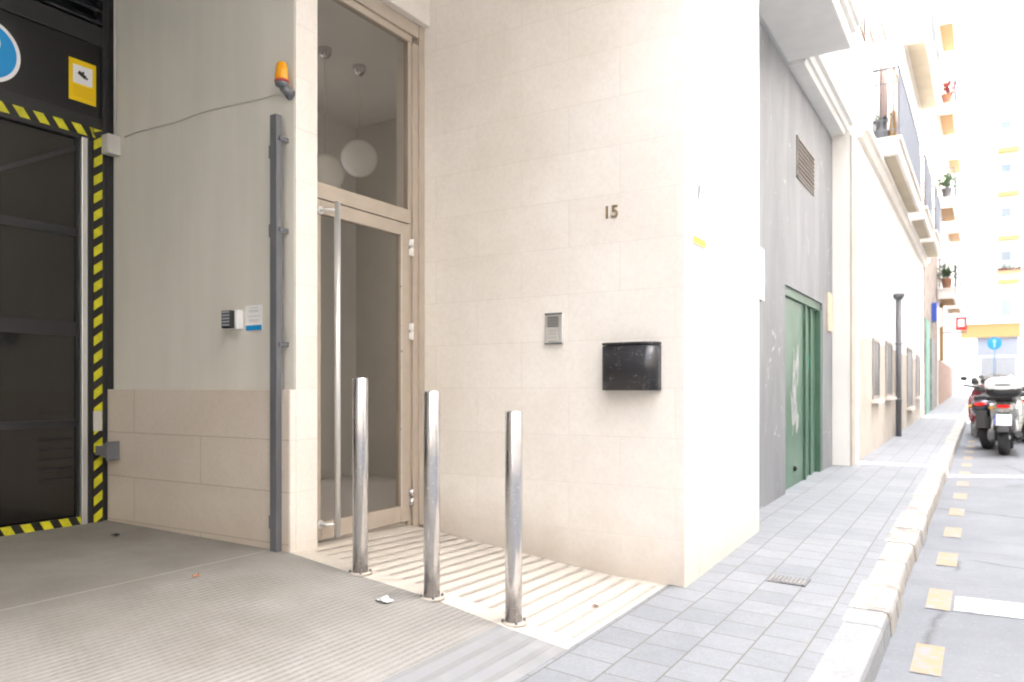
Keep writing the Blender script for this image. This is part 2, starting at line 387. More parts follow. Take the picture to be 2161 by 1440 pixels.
M_cream2 = plain('warm_stone_base', (.43, .385, .335), .75, 0, .12, 2.5, .3)
M_fac = plain('white_render', (.76, .74, .71), .75, 0, .04, 1.2, .2)
M_slab = plain('balcony_concrete', (.70, .66, .61), .7, 0, .06, 2, .2)
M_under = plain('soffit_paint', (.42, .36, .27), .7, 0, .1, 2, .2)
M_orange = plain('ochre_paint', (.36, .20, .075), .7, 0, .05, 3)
M_yellow = plain('yellow_fascia', (.27, .165, .055), .6, 0, .04, 3)
M_rail = plain('iron_railing', (.13, .14, .155), .45, .3, .1, 8)
M_canvas = plain('grey_blue_canvas', (.12, .135, .17), .8, 0, .08, 7)
M_rough = plain('rough_brown_masonry', (.25, .205, .175), .9, 0, .5, 3, 1.0)
M_teal = plain('faded_teal_paint', (.15, .29, .245), .7, 0, .2, 5)
M_win = plain('dark_window_glass', (.045, .045, .05), .35, 0, .2, 4, spec=.8)
M_shut = plain('brown_shutter', (.16, .09, .065), .6, 0, .2, 8)
M_terra = plain('terracotta', (.42, .19, .10), .8, 0, .12, 8)
M_redf = plain('red_petals', (.22, .06, .055), .6, 0, .3, 20)
M_leaf = plain('leaf_green', (.06, .11, .05), .6, 0, .35, 20)
M_salmon = plain('salmon_render', (.30, .20, .155), .8, 0, .2, 3, .3)
M_redsign = plain('red_sign', (.66, .02, .03), .4, 0, .05, 6)
M_bsign = plain('deep_blue_sign', (.03, .08, .42), .4, 0, .05, 6)
M_rub = plain('tyre_rubber', (.022, .022, .024), .8, 0, .15, 25, .3)
M_gs = plain('silver_body_paint', (.34, .345, .32), .28, .55, .04, 6, coat=.6)
M_bp = plain('black_body_plastic', (.018, .018, .02), .4, 0, .15, 8)
M_seat = plain('black_seat_vinyl', (.02, .02, .022), .55, 0, .15, 12)
M_wp = plain('white_body_paint', (.72, .72, .71), .22, 0, .03, 6, coat=.7)
M_rp = plain('red_body_paint', (.15, .02, .03), .22, 0, .05, 6, coat=.7)
M_bluep = plain('navy_body_paint', (.02, .027, .05), .22, .2, .05, 6, coat=.7)
M_tail, nt, N, L, B = newmat('red_lamp_lens'); B.inputs['Base Color'].default_value = (.72, .012, .01, 1); B.inputs['Roughness'].default_value = .12

# ---------------------------------------------------------------- ground
def frange(a, b, n): return [a + (b - a) * i / n for i in range(n + 1)]
def sheet(xs, ys, zf, dz=0):
    m = MB(); g = [[m.bm.verts.new((x, y, zf(x, y) + dz)) for y in ys] for x in xs]
    for i in range(len(xs) - 1):
        for j in range(len(ys) - 1):
            m.bm.faces.new([g[i][j], g[i + 1][j], g[i + 1][j + 1], g[i][j + 1]])
    return m
YS = [-30, -12, -6, -3, 0, 1.5, 2.9, 4.1, 4.9, 5.73, 7, 8.5, 10.1, 13, 16.1, 20, 25, 32, 40, 47, 54, 58]
struct(sheet([-300, -40, 40, 300], [-300, -60, 90, 400], lambda x, y: -1.2).build('ground', M_asphalt))
struct(sheet([-.52, 0, .6, 1.2, 1.6, 2.4, 3.8], YS, road_z).build('road', M_asphalt))
struct(sheet([-1.7, -1.5, -1.45, -1.2, -.9, -.575], [y for y in YS if y >= 4.1], gz).build('pavement', M_tiles))
struct(sheet([-1.50, -1.3, -1.1, -.85, -.575], [y for y in YS if y <= 4.1], gz).build('pavement', M_tiles))
xs = sorted(set([-4.95, -4.84, -4.4, -4, -3.6, -3.3, -3.16, -2.92, -2.68, -2.45, -2.21, -2, -1.8, -1.65, -1.501]))
struct(sheet(xs, [-6, -4, -2, -1, 0, 1, 2, 2.885], gz).build('garage_ramp', M_ramp))
pf = sheet([-3.35, -3.16, -3, -2.81, -2.6, -2.4, -2.2, -2, -1.8, -1.6, -1.501], [2.886, 2.9, 3.2, 3.6, 4.0, 4.12], gz)
k = 0; x = -1.545
pf.mi = 1
while x > -3.12:
    w = .026; y0, y1 = 3.01, 4.0; n = 5
    ysn = frange(y0, y1, n)
    for a, b in zip(ysn, ysn[1:]):
        pf.quad([(x - w / 2, a, gz(x, a) + .003), (x + w / 2, a, gz(x, a) + .003), (x + w / 2, b, gz(x, b) + .003), (x - w / 2, b, gz(x, b) + .003)])
    x -= .086
struct(pf.build('porch_floor', [M_porch, M_groove]))
# kerb: long stones with a rounded nose, painted and worn from y = 4.4 on
def kerb_run(y0, y1, step, mat, w0=-.575, jig=0):
    m = MB(); y = y0
    while y < y1 - .01:
        e = min(y + step, y1); j = random.uniform(-jig, jig); g = .004
        for a, b in ((y + g, e - g),):
            rr = []
            for yy in (a, b):
                top = gz(-.45, yy) + .004 + (j * .4); bot = road_z(-.4, yy) - .05; xo = -.41 + j
                rr.append([(w0, yy, top - .3), (w0, yy, top), (xo - .03, yy, top), (xo - .008, yy, top - .008), (xo, yy, top - .03), (xo + .012, yy, bot)])
            m.loft(rr)
        y = e
    o = m.build('kerb', mat, bevel=.004)
    for f in o.data.polygons: f.use_smooth = False
    return struct(o)
kerb_run(-8, 4.25, 1.0, M_kerb, -.60)
kerb_run(4.25, 7.2, .55, M_kerbp, -.60, .012)
kerb_run(7.2, 54, 1.0, M_kerbp, -.59, .004)
mk = MB()
yy = 3.78
for i in range(26):
    if i != 13:
        a, b = yy, yy + .42
        mk.quad([(-.285, a, road_z(-.22, a) + .004), (-.165, a, road_z(-.22, a) + .004), (-.165, b, road_z(-.22, b) + .004), (-.285, b, road_z(-.22, b) + .004)])
    yy += 1.03
struct(mk.build('road_marking', M_ypaint))
mk = MB(); ya, yb = 4.82, 5.12
for a, b in zip(frange(-.15, 1.9, 6), frange(-.15, 1.9, 6)[1:]):
    mk.quad([(a, ya, road_z(a, ya) + .004), (b, ya, road_z(b, ya) + .004), (b, yb, road_z(b, yb) + .004), (a, yb, road_z(a, yb) + .004)])
struct(mk.build('road_marking', M_wpaint))

# ---------------------------------------------------------------- near apartment building
TOP = CZ + 3.08          # underside of the upper floors
A = thing('apartment_building', 'pale limestone apartment building with recessed entrance and dark garage gate', 'building')
m = MB()
m.box((-3.45, 4.1, -.2), (-1.406, 4.35, TOP)); m.box((-1.66, 4.35, -.2), (-1.406, 5.73, TOP))
m.build('wall', M_stone, A, bevel=.004)
m = MB(); m.box((-5.2, 2.925, CZ - .02), (-3.175, 3.07, TOP)); m.build('plaster_wall', M_plaster, A)
m = MB(); m.box((-5.2, 2.885, 0), (-3.17, 2.925, CZ - .001)); m.build('wainscot', M_wains, A, bevel=.003)
m = MB(); m.box((-3.185, 2.886, 0), (-3.16, 2.9249, CZ - .002)); m.box((-3.30, 2.927, 0), (-3.161, 3.084, TOP)); m.build('pillar', M_stone, A, bevel=.003)
m = MB(); m.box((-3.45, 3.084, CZ + 2.417), (-3.16, 4.099, TOP)); m.build('lintel', M_stone, A, bevel=.004)
m = MB(); m.box((-8.2, -6, TOP), (-1.44, 3.05, TOP + .3)); m.box((-5.5, 3.05, TOP), (-1.44, 4.1, TOP + .3)); m.build('soffit', M_white, A)
m = MB(); m.box((-4.90, -6, 0), (-4.84 - .02, -.9, TOP)); m.box((-4.9, -6.2, -.1), (-1.41, -6, TOP)); m.build('back_wall', M_plaster, A)
m = MB(); m.box((-5.4, -20, TOP + .3), (-1.42, 10.1, CZ + 15)); m.box((-6, -20, -1), (-1.42, -6.2, TOP + .3)); m.build('upper_facade', M_fac, A)
# street level shopfront, grey render with an opening for the green door
XG = -1.61
ya, yb = PX(1657, 0, XG).y, PX(1735, 0, XG).y
ztop = PX(1657, 600, XG).z
yE = PX(1756, 0, XG).y
m = MB()
m.box((XG - .3, 5.731, -.1), (XG, ya, TOP)); m.box((XG - .3, yb, -.1), (XG, yE, TOP)); m.box((XG - .3, ya, ztop), (XG, yb, TOP))
m.build('shopfront_wall', M_shop, A)
# green door of two leaves with folded jambs
gd = MB().box((XG - .30, ya, ztop - .09), (XG - .02, yb, ztop - .001)).box((XG - .30, ya + .001, -.02), (XG - .06, ya + .06, ztop - .09)).box((XG - .30, yb - .09, -.02), (XG - .005, yb - .001, ztop - .09)).build('green_door', M_green, A, bevel=.004)
XL = XG - .045
ym = PX(1697, 0, XL).y
b = MB()
b.box((XL - .05, ya + .062, .06), (XL, ym, ztop - .095)).box((XL - .07, ym + .01, .06), (XL - .02, yb - .095, ztop - .095))
b.build('door_leaf', M_green, gd, bevel=.004)
b = MB(); b.box((XL + .001, ym - .05, .06), (XL + .025, ym - .005, ztop - .095)); b.box((XL - .019, ym + .36, .06), (XL + .002, ym + .42, ztop - .095)); b.build('stile', M_green, gd, bevel=.003)
b = MB(); b.lathe([(.001, .0), (.028, .002), (.028, .02), (.012, .03), (.001, .031)], (XL, PX(1675, 0, XL).y, .30), 'x', 12); b.build('lock', M_ink, gd)
# worn white paint patch on the left leaf
M_graf = plain('graffiti_white', (.34, .36, .35), .6, 0, .25, 9)
b = MB(); pc = PX(1677, 0, XL).y; rnd = random.Random(3)
for k in range(26):                      # short overlapping brush strokes
    z0g = rnd.uniform(.62, 1.32); yy0 = pc + rnd.uniform(-.16, .12); hh = rnd.uniform(.10, .34); sl_g = rnd.uniform(-.10, .10); wd = rnd.uniform(.02, .06); x_g = XL + .001 + k * .00015
    b.quad([(x_g, yy0, z0g), (x_g, yy0 + wd, z0g + rnd.uniform(-.03, .03)), (x_g, yy0 + wd + sl_g, z0g + hh), (x_g, yy0 + sl_g, z0g + hh + rnd.uniform(-.05, .02))])
b.build('graffiti', M_graf, gd)
MB().prism([(PX(1712, 0, XL).y + .10 * math.cos(a_ * .7) * (1 + .3 * math.sin(3 * a_)), CZ + .30 + .12 * math.sin(a_ * .7)) for a_ in range(9)], 'x', XL - .0195, XL - .0185).build('graffiti', plain('graffiti_teal', (.05, .25, .19), .5), gd)
M_slat = plain('dusty_slats', (.26, .235, .215), .6, 0, .1, 9)
# louvred vent
a, b_ = PX(1680, 0, XG).y, PX(1716, 0, XG).y
zt, zb = PX(1700, 312, XG).z, PX(1700, 396, XG).z
vg = MB().box((XG, a, zb), (XG + .012, a + .03, zt)).box((XG, b_ - .03, zb), (XG + .012, b_, zt)).box((XG, a, zt - .02), (XG + .012, b_, zt)).box((XG, a, zb), (XG + .012, b_, zb + .02)).build('vent_grille', M_slat, A)
q = MB(); n = 9
q.mi = 0; q.box((XG + .0005, a + .03, zb + .02), (XG + .002, b_ - .03, zt - .02))
q.build('vent_opening', M_shut, vg)
q = MB()
for i in range(n):
    z = zb + .03 + (zt - zb - .06) * i / (n - 1)
    q.box((XG + .003, a + .03, z - .004), (XG + .02, b_ - .03, z + .009))
q.build('slat', M_slat, vg)
# balcony slab over the shopfront and the fluted white cornice beyond
bal = MB().box((-1.62, 4.6, TOP + .05), (-1.05, 7.68, TOP + .26)).box((-1.62, 4.5, TOP + .26), (-.98, 7.74, TOP + .33)).box((-1.62, 4.55, TOP + .20), (-1.01, 7.71, TOP + .261)).build('balcony', M_white, A, bevel=.012)
q = MB()
for i in range(24):
    y = 4.65 + i * .13
    q.box((-1.03, y, TOP + .33), (-1.015, y + .015, TOP + 1.3))
q.box((-1.04, 4.6, TOP + 1.3), (-1.0, 7.7, TOP + 1.34)); q.build('railing', M_rail, bal)
b = MB()
prof = [(-1.61, TOP + .02), (-1.47, TOP + .02), (-1.45, TOP + .06), (-1.42, TOP + .06), (-1.40, TOP + .11), (-1.36, TOP + .11), (-1.335, TOP + .17), (-1.335, TOP + .30), (-1.61, TOP + .30)]
b.prism(prof, 'y', 7.70, 10.12); b.build('cornice', M_white, A)

# entrance door ---------------------------------------------------------
XD = -3.216
door = MB()
zfl = CZ - .872
y0, y1 = 3.09, 4.099
zh = CZ + 2.285
door.box((XD - .06, y1 - .055, zfl - .03), (XD + .012, y1, CZ + 2.416))              # outer jamb
door.box((XD - .06, y1 - .105, zfl - .03), (XD, y1 - .056, zh)); door.box((XD - .06, y1 - .135, zfl - .03), (XD - .018, y1 - .106, zh))
door.box((XD - .06, y0, zfl - .03), (XD, y0 + .045, zh))
door.box((XD - .06, y0, zh + .045), (XD + .006, y1 - .056, CZ + 2.416)); door.box((XD - .06, y0, zh), (XD - .01, y1 - .106, zh + .044))
door.box((XD - .06, y0 + .046, CZ + 1.085), (XD + .0, y1 - .136, CZ + 1.175))          # transom rail
D = door.build('entrance_door', M_frame, A, bevel=.003)
q = MB(); ly0, ly1 = y0 + .05, y1 - .14
q.box((XD - .05, ly1 - .085, zfl + .012), (XD - .006, ly1, CZ + 1.08)); q.box((XD - .05, ly0, zfl + .012), (XD - .006, ly0 + .03, CZ + 1.08))
q.box((XD - .05, ly0 + .031, CZ + 1.0), (XD - .006, ly1 - .086, CZ + 1.08)); q.box((XD - .05, ly0 + .031, zfl + .012), (XD - .006, ly1 - .086, zfl + .115))
q.build('door_leaf', M_frame, D, bevel=.003)
q = MB(); q.box((XD - .006, ly1 - .092, zfl + .11), (XD + .001, ly1 - .080, CZ + 1.003)); q.build('glazing_bead', M_framed, D)
q = MB(); q.box((XD - .030, ly0 + .031, zfl + .115), (XD - .024, ly1 - .086, CZ + 1.0)); q.build('door_glass', M_glass, D)
q = MB(); q.box((XD - .030, y0 + .046, CZ + 1.175), (XD - .024, y1 - .136, zh)); q.build('transom_glass', M_glass, D)
hy = 3.207
q = MB(); q.tube([(-3.13, hy, CZ - .835), (-3.13, hy, CZ + 1.062)], .0175, 24)
for z in (CZ - .765, CZ + 1.015):
    q.tube([(-3.13, hy, z), (-3.17, hy - .045, z), (XD, hy - .05, z)], .009, 10); q.lathe([(.024, 0), (.024, .012)], (XD - .005, hy - .05, z), 'x', 16)
q.build('handle', M_alu, D)
for zc in (CZ + .93, CZ + .38, CZ - .71):
    q = MB(); q.tube([(XD + .008, ly1 + .012, zc + .055), (XD + .008, ly1 + .012, zc + .004)], .011, 12); q.tube([(XD + .008, ly1 + .012, zc), (XD + .008, ly1 + .012, zc - .055)], .011, 12)
    q.box((XD - .004, ly1 - .008, zc + .01), (XD + .004, ly1 + .03, zc + .05)).box((XD - .004, ly1 - .008, zc - .05), (XD + .004, ly1 + .03, zc - .01))
    q.build('hinge', M_white if zc > CZ else M_chrome, D)
# lobby behind the glass
m = MB(); m.box((-5.6, 5.32, -.2), (-5.5, 6.1, CZ + 2.68)); m.box((-5.6, 3.07, -.2), (-5.5, 5.32, .35)); m.box((-5.6, 3.07, CZ + 2.3), (-5.5, 5.32, CZ + 2.68)); m.build('lobby_wall', M_lobby, A)
MB().box((-5.56, 3.071, .351), (-5.54, 5.319, CZ + 2.299)).build('added_daylight_window', M_glass, A)  # window added out of view so daylight reaches the lobby
MB().box((-9.2, 3.07, -.3), (-9.0, 6.1, CZ + 3.5)).build('added_court_wall', M_white, A); MB().box((-9.0, 6.1, -.3), (-5.5, 6.3, CZ + 3.5)).build('added_court_wall', M_white, A)  # added court walls, unseen and open above, for the lobby daylight
MB().box((-9.0, 3.06, -.3), (-5.6, 6.1, .15)).build('added_court_floor', M_porch, A)  # floor of the added, unseen light court
m = MB(); m.box((-5.5, 5.9, -.2), (-3.3, 6.0, CZ + 2.68)); m.build('lobby_wall', M_lobbyw, A)
m = MB(); m.box((-5.5, 3.07, -.1), (-3.26, 5.9, zfl)); m.build('lobby_floor', M_porch, A)
m = MB(); m.box((-5.6, 3.07, CZ + 2.68), (-3.3, 6.1, CZ + 2.75)); m.build('lobby_ceiling', M_lobby, A)
m = MB(); m.box((-3.30, 4.35, -.1), (-3.27, 5.9, CZ + 2.68)); m.build('lobby_wall', M_lobby, A)
for (px, my, gy, Z, lab) in ((758, 143, 335, 6.40, 'round white pendant lamp in the lobby, the right one seen whole through the glass'), (685, 106, 367, 6.07, 'round white pendant lamp in the lobby, half hidden behind the stone pillar')):
    t = (px - 1080) / F; X = Z * (-SN + CS * t); Y = Z * (CS + SN * t); zc = CZ + (822 - gy) * Z / F
    pl = thing('pendant_lamp', lab, 'pendant lamp', 'globe lamps in the lobby', (X, Y, zc))
    MB().sphere((0, 0, 0), .15, n=32).build('globe', M_globe, pl)
    zt = CZ + 2.68 - zc
    MB().tube([(0, 0, .14), (0, 0, zt - .06)], .0025, 6).build('cord', M_offwhite, pl)
    MB().lathe([(.001, zt - .075), (.03, zt - .07), (.05, zt - .045), (.055, zt - .01), (.055, zt)], n=20).build('ceiling_mount', M_chrome, pl)

# garage gate -----------------------------------------------------------
XW = -4.84
def gy(px): return PX(px, 0, XW).y
G = MB()
G.box((XW - .06, gy(217), CZ - .845), (XW, 2.8845, TOP))                                 # right post
G.box((XW - .06, -.9, CZ + 2.20), (XW - .003, gy(217), CZ + 2.325)); G.box((XW - .06, -.9, CZ + 1.575), (XW - .002, gy(217), CZ + 1.735))
G.box((XW - .06, gy(186), CZ - .85), (XW - .004, gy(217), CZ + 1.575)); G.box((XW - .06, -1.0, 0), (XW, -.9, TOP))
GG = G.build('garage_gate', M_dark2, A, bevel=.003)
MB().box((XW - .05, -.9, CZ + 1.735), (XW - .02, gy(217), CZ + 2.20)).build('fascia_panel', M_dark, GG)
q = MB()
for i in range(9):
    z = CZ + 2.35 + i * .08
    q.quad([(XW - .07, -.9, z + .055), (XW - .012, -.9, z), (XW - .012, gy(217), z), (XW - .07, gy(217), z + .055)])
    q.box((XW - .016, -.9, z - .008), (XW - .010, gy(217), z + .008))
q.box((XW - .12, -.9, CZ + 2.325), (XW - .10, gy(217), TOP)); q.build('louvre', M_dark2, GG)
MB().box((XW - .05, -.9, CZ - .80), (XW - .03, gy(186), CZ + 1.575)).build('gate_panel', M_panel, GG)
q = MB()
for z0_, z1_ in ((.96, 1.012), (.335, .42), (-.235, -.19)): q.box((XW - .03, -.9, CZ + z0_), (XW - .018, gy(168), CZ + z1_))
q.box((XW - .03, gy(165), CZ - .80), (XW - .014, gy(171), CZ + 1.575))
pA, pB = PX(0, 362, XW), PX(165, 316, XW); d = pB - pA; pA2 = pA - d * 1.2
q.quad([(XW - .0285, pA2.y, pA2.z), (XW - .0285, pB.y, pB.z), (XW - .0285, pB.y, pB.z + .03), (XW - .0285, pA2.y, pA2.z + .03)])
q.build('gate_rail', M_dark2, GG)
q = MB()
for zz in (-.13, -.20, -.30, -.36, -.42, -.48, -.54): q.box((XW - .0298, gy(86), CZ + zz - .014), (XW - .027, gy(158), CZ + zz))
q.build('reflection_strip', plain('reflection_brown', (.006, .004, .004), .5), GG)  # dark louvre reflection painted as thin strips on the glossy panel
q = MB(); q.box((XW - .03, gy(171.5), CZ - .86), (XW + .006, gy(184), CZ + 1.587)); q.build('edge_strip', M_alu, GG, bevel=.004)
q = MB().box((XW - .004, gy(196), CZ - .265), (XW + .004, gy(214.5), CZ - .14)); q.build('lock_plate', M_offwhite, GG, bevel=.001)
MB().box((-8.2, -1.2, -.4), (-8.1, 3.0, TOP)).build('garage_back_wall', M_grey, A)
MB().box((-8.1, 2.95, -.4), (-5.21, 3.05, TOP)).build('garage_side_wall', M_plaster, A)
MB().box((-8.1, -1.2, -.4), (-4.9, -1.1, TOP)).build('garage_side_wall', M_plaster, A)
MB().box((-8.1, -1.1, -.4), (-4.96, 2.95, gz(-4.9, 0))).build('garage_floor', M_grey, A)
MB().box((XW - .06, 2.886, CZ + .0), (XW - .001, 2.924, TOP)).build('filler_strip', M_dark2, GG)
# hazard tape: yellow parallelograms on a black band
def tape(name, horiz, fixed0, fixed1, a, b, step, slant, start=0.0):
    q = MB(); q.mi = 1
    x = XW + .0015
    if horiz: q.box((x - .004, a, fixed0), (x, b, fixed1))
    else: q.box((x - .004, fixed0, a), (x, fixed1, b))
    q.mi = 0; s = a + start; x += .0012
    while s < b - .02:
        e = min(s + step * .52, b)
        if horiz: pts = [(x, s, fixed0 + .003), (x, e, fixed0 + .003), (x, min(e + slant, b), fixed1 - .003), (x, min(s + slant, b), fixed1 - .003)] if slant > 0 else [(x, max(s - slant, a), fixed0 + .003), (x, min(e - slant, b), fixed0 + .003), (x, e, fixed1 - .003), (x, s, fixed1 - .003)]
        else: pts = [(x, fixed0 + .003, s), (x, fixed1 - .003, min(s + slant, b)), (x, fixed1 - .003, min(e + slant, b)), (x, fixed0 + .003, e)]
        q.quad(pts); s += step
    return q.build(name, [M_yel, M_blk], GG)
tape('hazard_tape', False, gy(196), gy(216), CZ - .86, CZ + 1.66, .1135, .042)
tape('hazard_tape', True, CZ + 1.60, CZ + 1.665, -.9, gy(195), .1135, -.042, .03)
tape('hazard_tape', True, CZ - .855, CZ - .795, -.9, gy(170), .11, -.03, .06)
# latch bracket between the gate and the wall
lb = MB(); p0 = PY(236, 945, 2.875)
lb.box((p0.x - .07, 2.80, CZ - .42), (p0.x + .055, 2.84, CZ - .36)).box((p0.x + .055, 2.80, CZ - .45), (p0.x + .07, 2.884, CZ - .33)).box((p0.x - .0, 2.81, CZ - .435), (p0.x + .05, 2.884, CZ - .345))
tag(lb.build('latch_bracket', M_grey, bevel=.003), 'small dark steel latch bracket on the wainscot beside the gate', 'bracket')

# signs on the gate fascia
ys0, ys1 = gy(148), gy(205); z1_ = PX(148, 118, XW).z; z0_ = PX(148, 205, XW).z - .005
sg = thing('warning_sign', 'yellow video surveillance sign with a white camera pictogram panel on the gate fascia', 'sign')
X = XW - .019
MB().box((X, ys0, z0_), (X + .004, ys1, z1_)).build('plate', M_ysign, sg)
w_, h_ = ys1 - ys0, z1_ - z0_
MB().box((X + .0042, ys0 + w_ * .14, z1_ - h_ * .57), (X + .005, ys1 - w_ * .14, z1_ - h_ * .13)).build('pictogram_panel', M_signw, sg)
q = MB(); cy, cz = (ys0 + ys1) / 2, z1_ - h_ * .35
Mx = Matrix.Translation((X + .005, cy, cz)) @ Matrix.Rotation(R(-28), 4, 'X')
q.box((0, -.032, -.012), (.001, .022, .012), Mx).box((0, .024, -.008), (.001, .034, .008), Mx).box((0, -.012, .012), (.001, .0, .024), Mx); q.build('pictogram', M_ink, sg)
q = MB()
for i in range(5): q.box((X + .0042, ys0 + w_ * .14, z1_ - h_ * (.64 + i * .055)), (X + .0048, ys1 - w_ * (.14 + .1 * (i % 2)), z1_ - h_ * (.655 + i * .055)))
q.build('print_line', M_yline, sg)
ps = thing('parking_sign', 'round blue parking sign with white rim cut by the left edge', 'sign')
yc, zc, rr = gy(-26), CZ + 1.945, .182
MB().lathe([(rr, 0), (rr, .004)], (X, yc, zc), 'x', 48).build('rim', M_signw, ps)
MB().lathe([(rr - .022, 0), (rr - .022, .0015)], (X + .0042, yc, zc), 'x', 48).build('disc', M_blue, ps)
Mt = Matrix.Translation((X + .0062, yc, zc)) @ Matrix.Rotation(R(90), 4, 'Z') @ Matrix.Rotation(R(90), 4, 'X')
text_mesh('letter', 'P', .27, Mt, M_signw, ps, .0004, .006)

# ---------------------------------------------------------------- things on the plaster wall
YP = 2.925
def W(px, py, off=0): return PY(px, py, YP - off)
# grey steel channel
px_ = PY(580, 0, 2.86).x
p = thing('guide_post', 'tall grey steel channel fixed upright to the wall beside the stone pillar', 'post', loc=(0, 0, 0))
q = MB(); zt = PY(580, 243, 2.86).z
q.box((px_ - .025, 2.852, CZ - .868), (px_ - .020, 2.884, zt)).box((px_ + .020, 2.852, CZ - .868), (px_ + .025, 2.884, zt)).box((px_ - .025, 2.846, CZ - .868), (px_ + .025, 2.8525, zt)).build('channel', M_grey, p, bevel=.0015)
for y_, sd_ in ((325, -1), (490, -1), (300, 1), (490, 1), (728, 1), (1100, -1)):
    z = PY(565, y_, 2.88).z; q = MB()
    hgt = .035 if sd_ < 0 else .012
    q.box((px_ + sd_ * .029, 2.86, z - hgt), (px_ + sd_ * (.050 if sd_ < 0 else .040), 2.868 , z + hgt)).box((px_ + sd_ * .029, 2.868, z - hgt), (px_ + sd_ * .034, YP - .001 if z > CZ else 2.884, z + hgt)); q.build('bracket', M_grey, p, bevel=.001)
# beacon
c = W(594, 170, .065)
be = thing('warning_beacon', 'amber warning beacon on a small grey bracket high on the wall', 'beacon', loc=c)
MB().lathe([(.001, .098), (.020, .095), (.027, .085), (.032, .05), (.036, .006), (.036, 0)], n=24).build('lens', M_amber, be)
MB().lathe([(.037, 0), (.039, -.007), (.036, -.013)], n=24).build('ring', plain('red_ring', (.40, .05, .05), .4), be)
MB().lathe([(.036, -.0135), (.032, -.028), (.018, -.038), (.010, -.042)], n=24).tube([(0, .01, -.03), (.004, .036, -.05), (.006, .063, -.062)], [.026, .024, .03], 12).build('bracket', M_grey, be)
# junction box and cables
jb = thing('junction_box', 'small off-white junction box at the corner above the gate', 'junction box')
a = W(250, 292, .0); zb_, zt_ = W(250, 330).z, W(250, 290).z
MB().box((XW + .003, YP - .085, zb_), (XW + .078, YP - .001, zt_)).build('casing', M_offwhite, jb, bevel=.004)
MB().box((XW + .008, YP - .0875, zb_ + .005), (XW + .073, YP - .0855, zt_ - .005)).build('lid', M_offwhite, jb, bevel=.001)
q = MB(); q.tube([(XW + .03, YP - .012, zt_ - .002), (XW + .03, YP - .012, TOP)], .007, 8); tag(q.build('conduit', M_offwhite), 'thin pale conduit rising from the junction box', 'cable')
pts = []
for px, py in ((262, 290), (285, 280), (330, 269), (372, 258), (420, 239), (460, 229), (505, 219), (550, 209), (585, 199)):
    w = W(px, py, .006); pts.append(w)
pts.append(c + Vector((.006, .058, -.085)))
tag(MB().tube(pts, .0028, 6).build('cable', M_offwhite), 'thin white cable slanting up across the wall to the beacon', 'cable')
# keypad and notice
a, b_ = W(490, 657), W(513, 695)
kp = thing('keypad', 'small key reader with dark ribbed front in a white housing', 'keypad')
MB().box((a.x, YP - .045, b_.z), (b_.x, YP - .001, a.z)).build('housing', M_signw, kp, bevel=.003)
q = MB(); q.box((a.x - .001, YP - .075, b_.z + .004), (b_.x - .016, YP - .0455, a.z - .004))
q.build('face', M_ink, kp, bevel=.003)
q = MB()
for i in range(5):
    z = b_.z + .016 + i * .018; q.box((a.x + .008, YP - .0775, z), (b_.x - .024, YP - .0755, z + .010))
q.build('button', M_inkg, kp)
a, b_ = W(519, 646), W(553, 697)
nt_ = thing('notice', 'small white notice with grey print and a blue bar along its foot', 'sign')
MB().box((a.x, YP - .004, b_.z), (b_.x, YP - .0005, a.z)).build('plate', M_signw, nt_)
w_, h_ = b_.x - a.x, a.z - b_.z
MB().box((a.x + .002, YP - .0048, b_.z + .001), (b_.x, YP - .0042, b_.z + h_ * .21)).build('bar', M_blue, nt_)
q = MB()
for fz, f0, f1 in ((.90, .25, .8), (.80, .2, .85), (.75, .25, .8), (.57, .12, .92), (.42, .2, .85), (.36, .25, .75)):
    q.box((a.x + w_ * f0, YP - .0048, a.z - h_ * (1 - fz) - .002), (a.x + w_ * f1, YP - .0042, a.z - h_ * (1 - fz)))
q.build('print_line', M_inkg, nt_)

# ---------------------------------------------------------------- things on the entrance wall
YW = 4.1
c = PY(1289, 449, YW)
Mt = Matrix.Translation((c.x, YW - .004, c.z)) @ Matrix.Rotation(R(90), 4, 'X')
tag(text_mesh('house_number', '15', .098, Mt, M_brass, None, .004, .0015), 'bronze house number 15 on the pale stone wall', 'house number')
a, b_ = PY(1153, 663, YW), PY(1190, 726, YW)
ic = thing('intercom', 'slim metal intercom panel with speaker slots and buttons', 'intercom')
MB().box((a.x, YW - .022, b_.z), (b_.x, YW - .0005, a.z)).build('casing', M_alu, ic, bevel=.004)
w_ = b_.x - a.x; h_ = a.z - b_.z
MB().box((a.x + .001, YW - .028, a.z - .009), (b_.x - .001, YW - .0225, a.z + .002)).build('end_cap', M_grey, ic, bevel=.002)
MB().box((a.x + .001, YW - .028, b_.z - .002), (b_.x - .001, YW - .0225, b_.z + .007)).build('end_cap', M_grey, ic, bevel=.002)
q = MB()
for i in range(7): q.box((a.x + w_ * .16, YW - .0235, a.z - h_ * (.12 + i * .05)), (b_.x - w_ * .22, YW - .0222, a.z - h_ * (.142 + i * .05)))
q.build('speaker_slot', M_ink, ic)
for i in range(4): MB().box((a.x + w_ * .22, YW - .026, a.z - h_ * (.53 + i * .105)), (b_.x - w_ * .28, YW - .0223, a.z - h_ * (.60 + i * .105))).build('button', M_offwhite, ic, bevel=.001)
a, b_ = PY(1281, 718, YW), PY(1397, 824, YW)
mb = thing('mailbox', 'wide black metal mailbox with scuffed curved front', 'mailbox')
prof = []
wv = b_.x - a.x
out = [(a.x, YW - .002), (a.x, YW - .06)] + [(a.x + wv * f, YW - .075 - .032 * (1 - (2 * f - 1) ** 2) ** .6 + .02 * max(0, f - .85) / .15) for f in [.02 + .94 * i / 18 for i in range(19)]] + [(b_.x - .004, YW - .045), (b_.x - .004, YW - .002)]
zt = PY(1340, 721, YW - .09).z; zb = PY(1340, 824, YW - .09).z
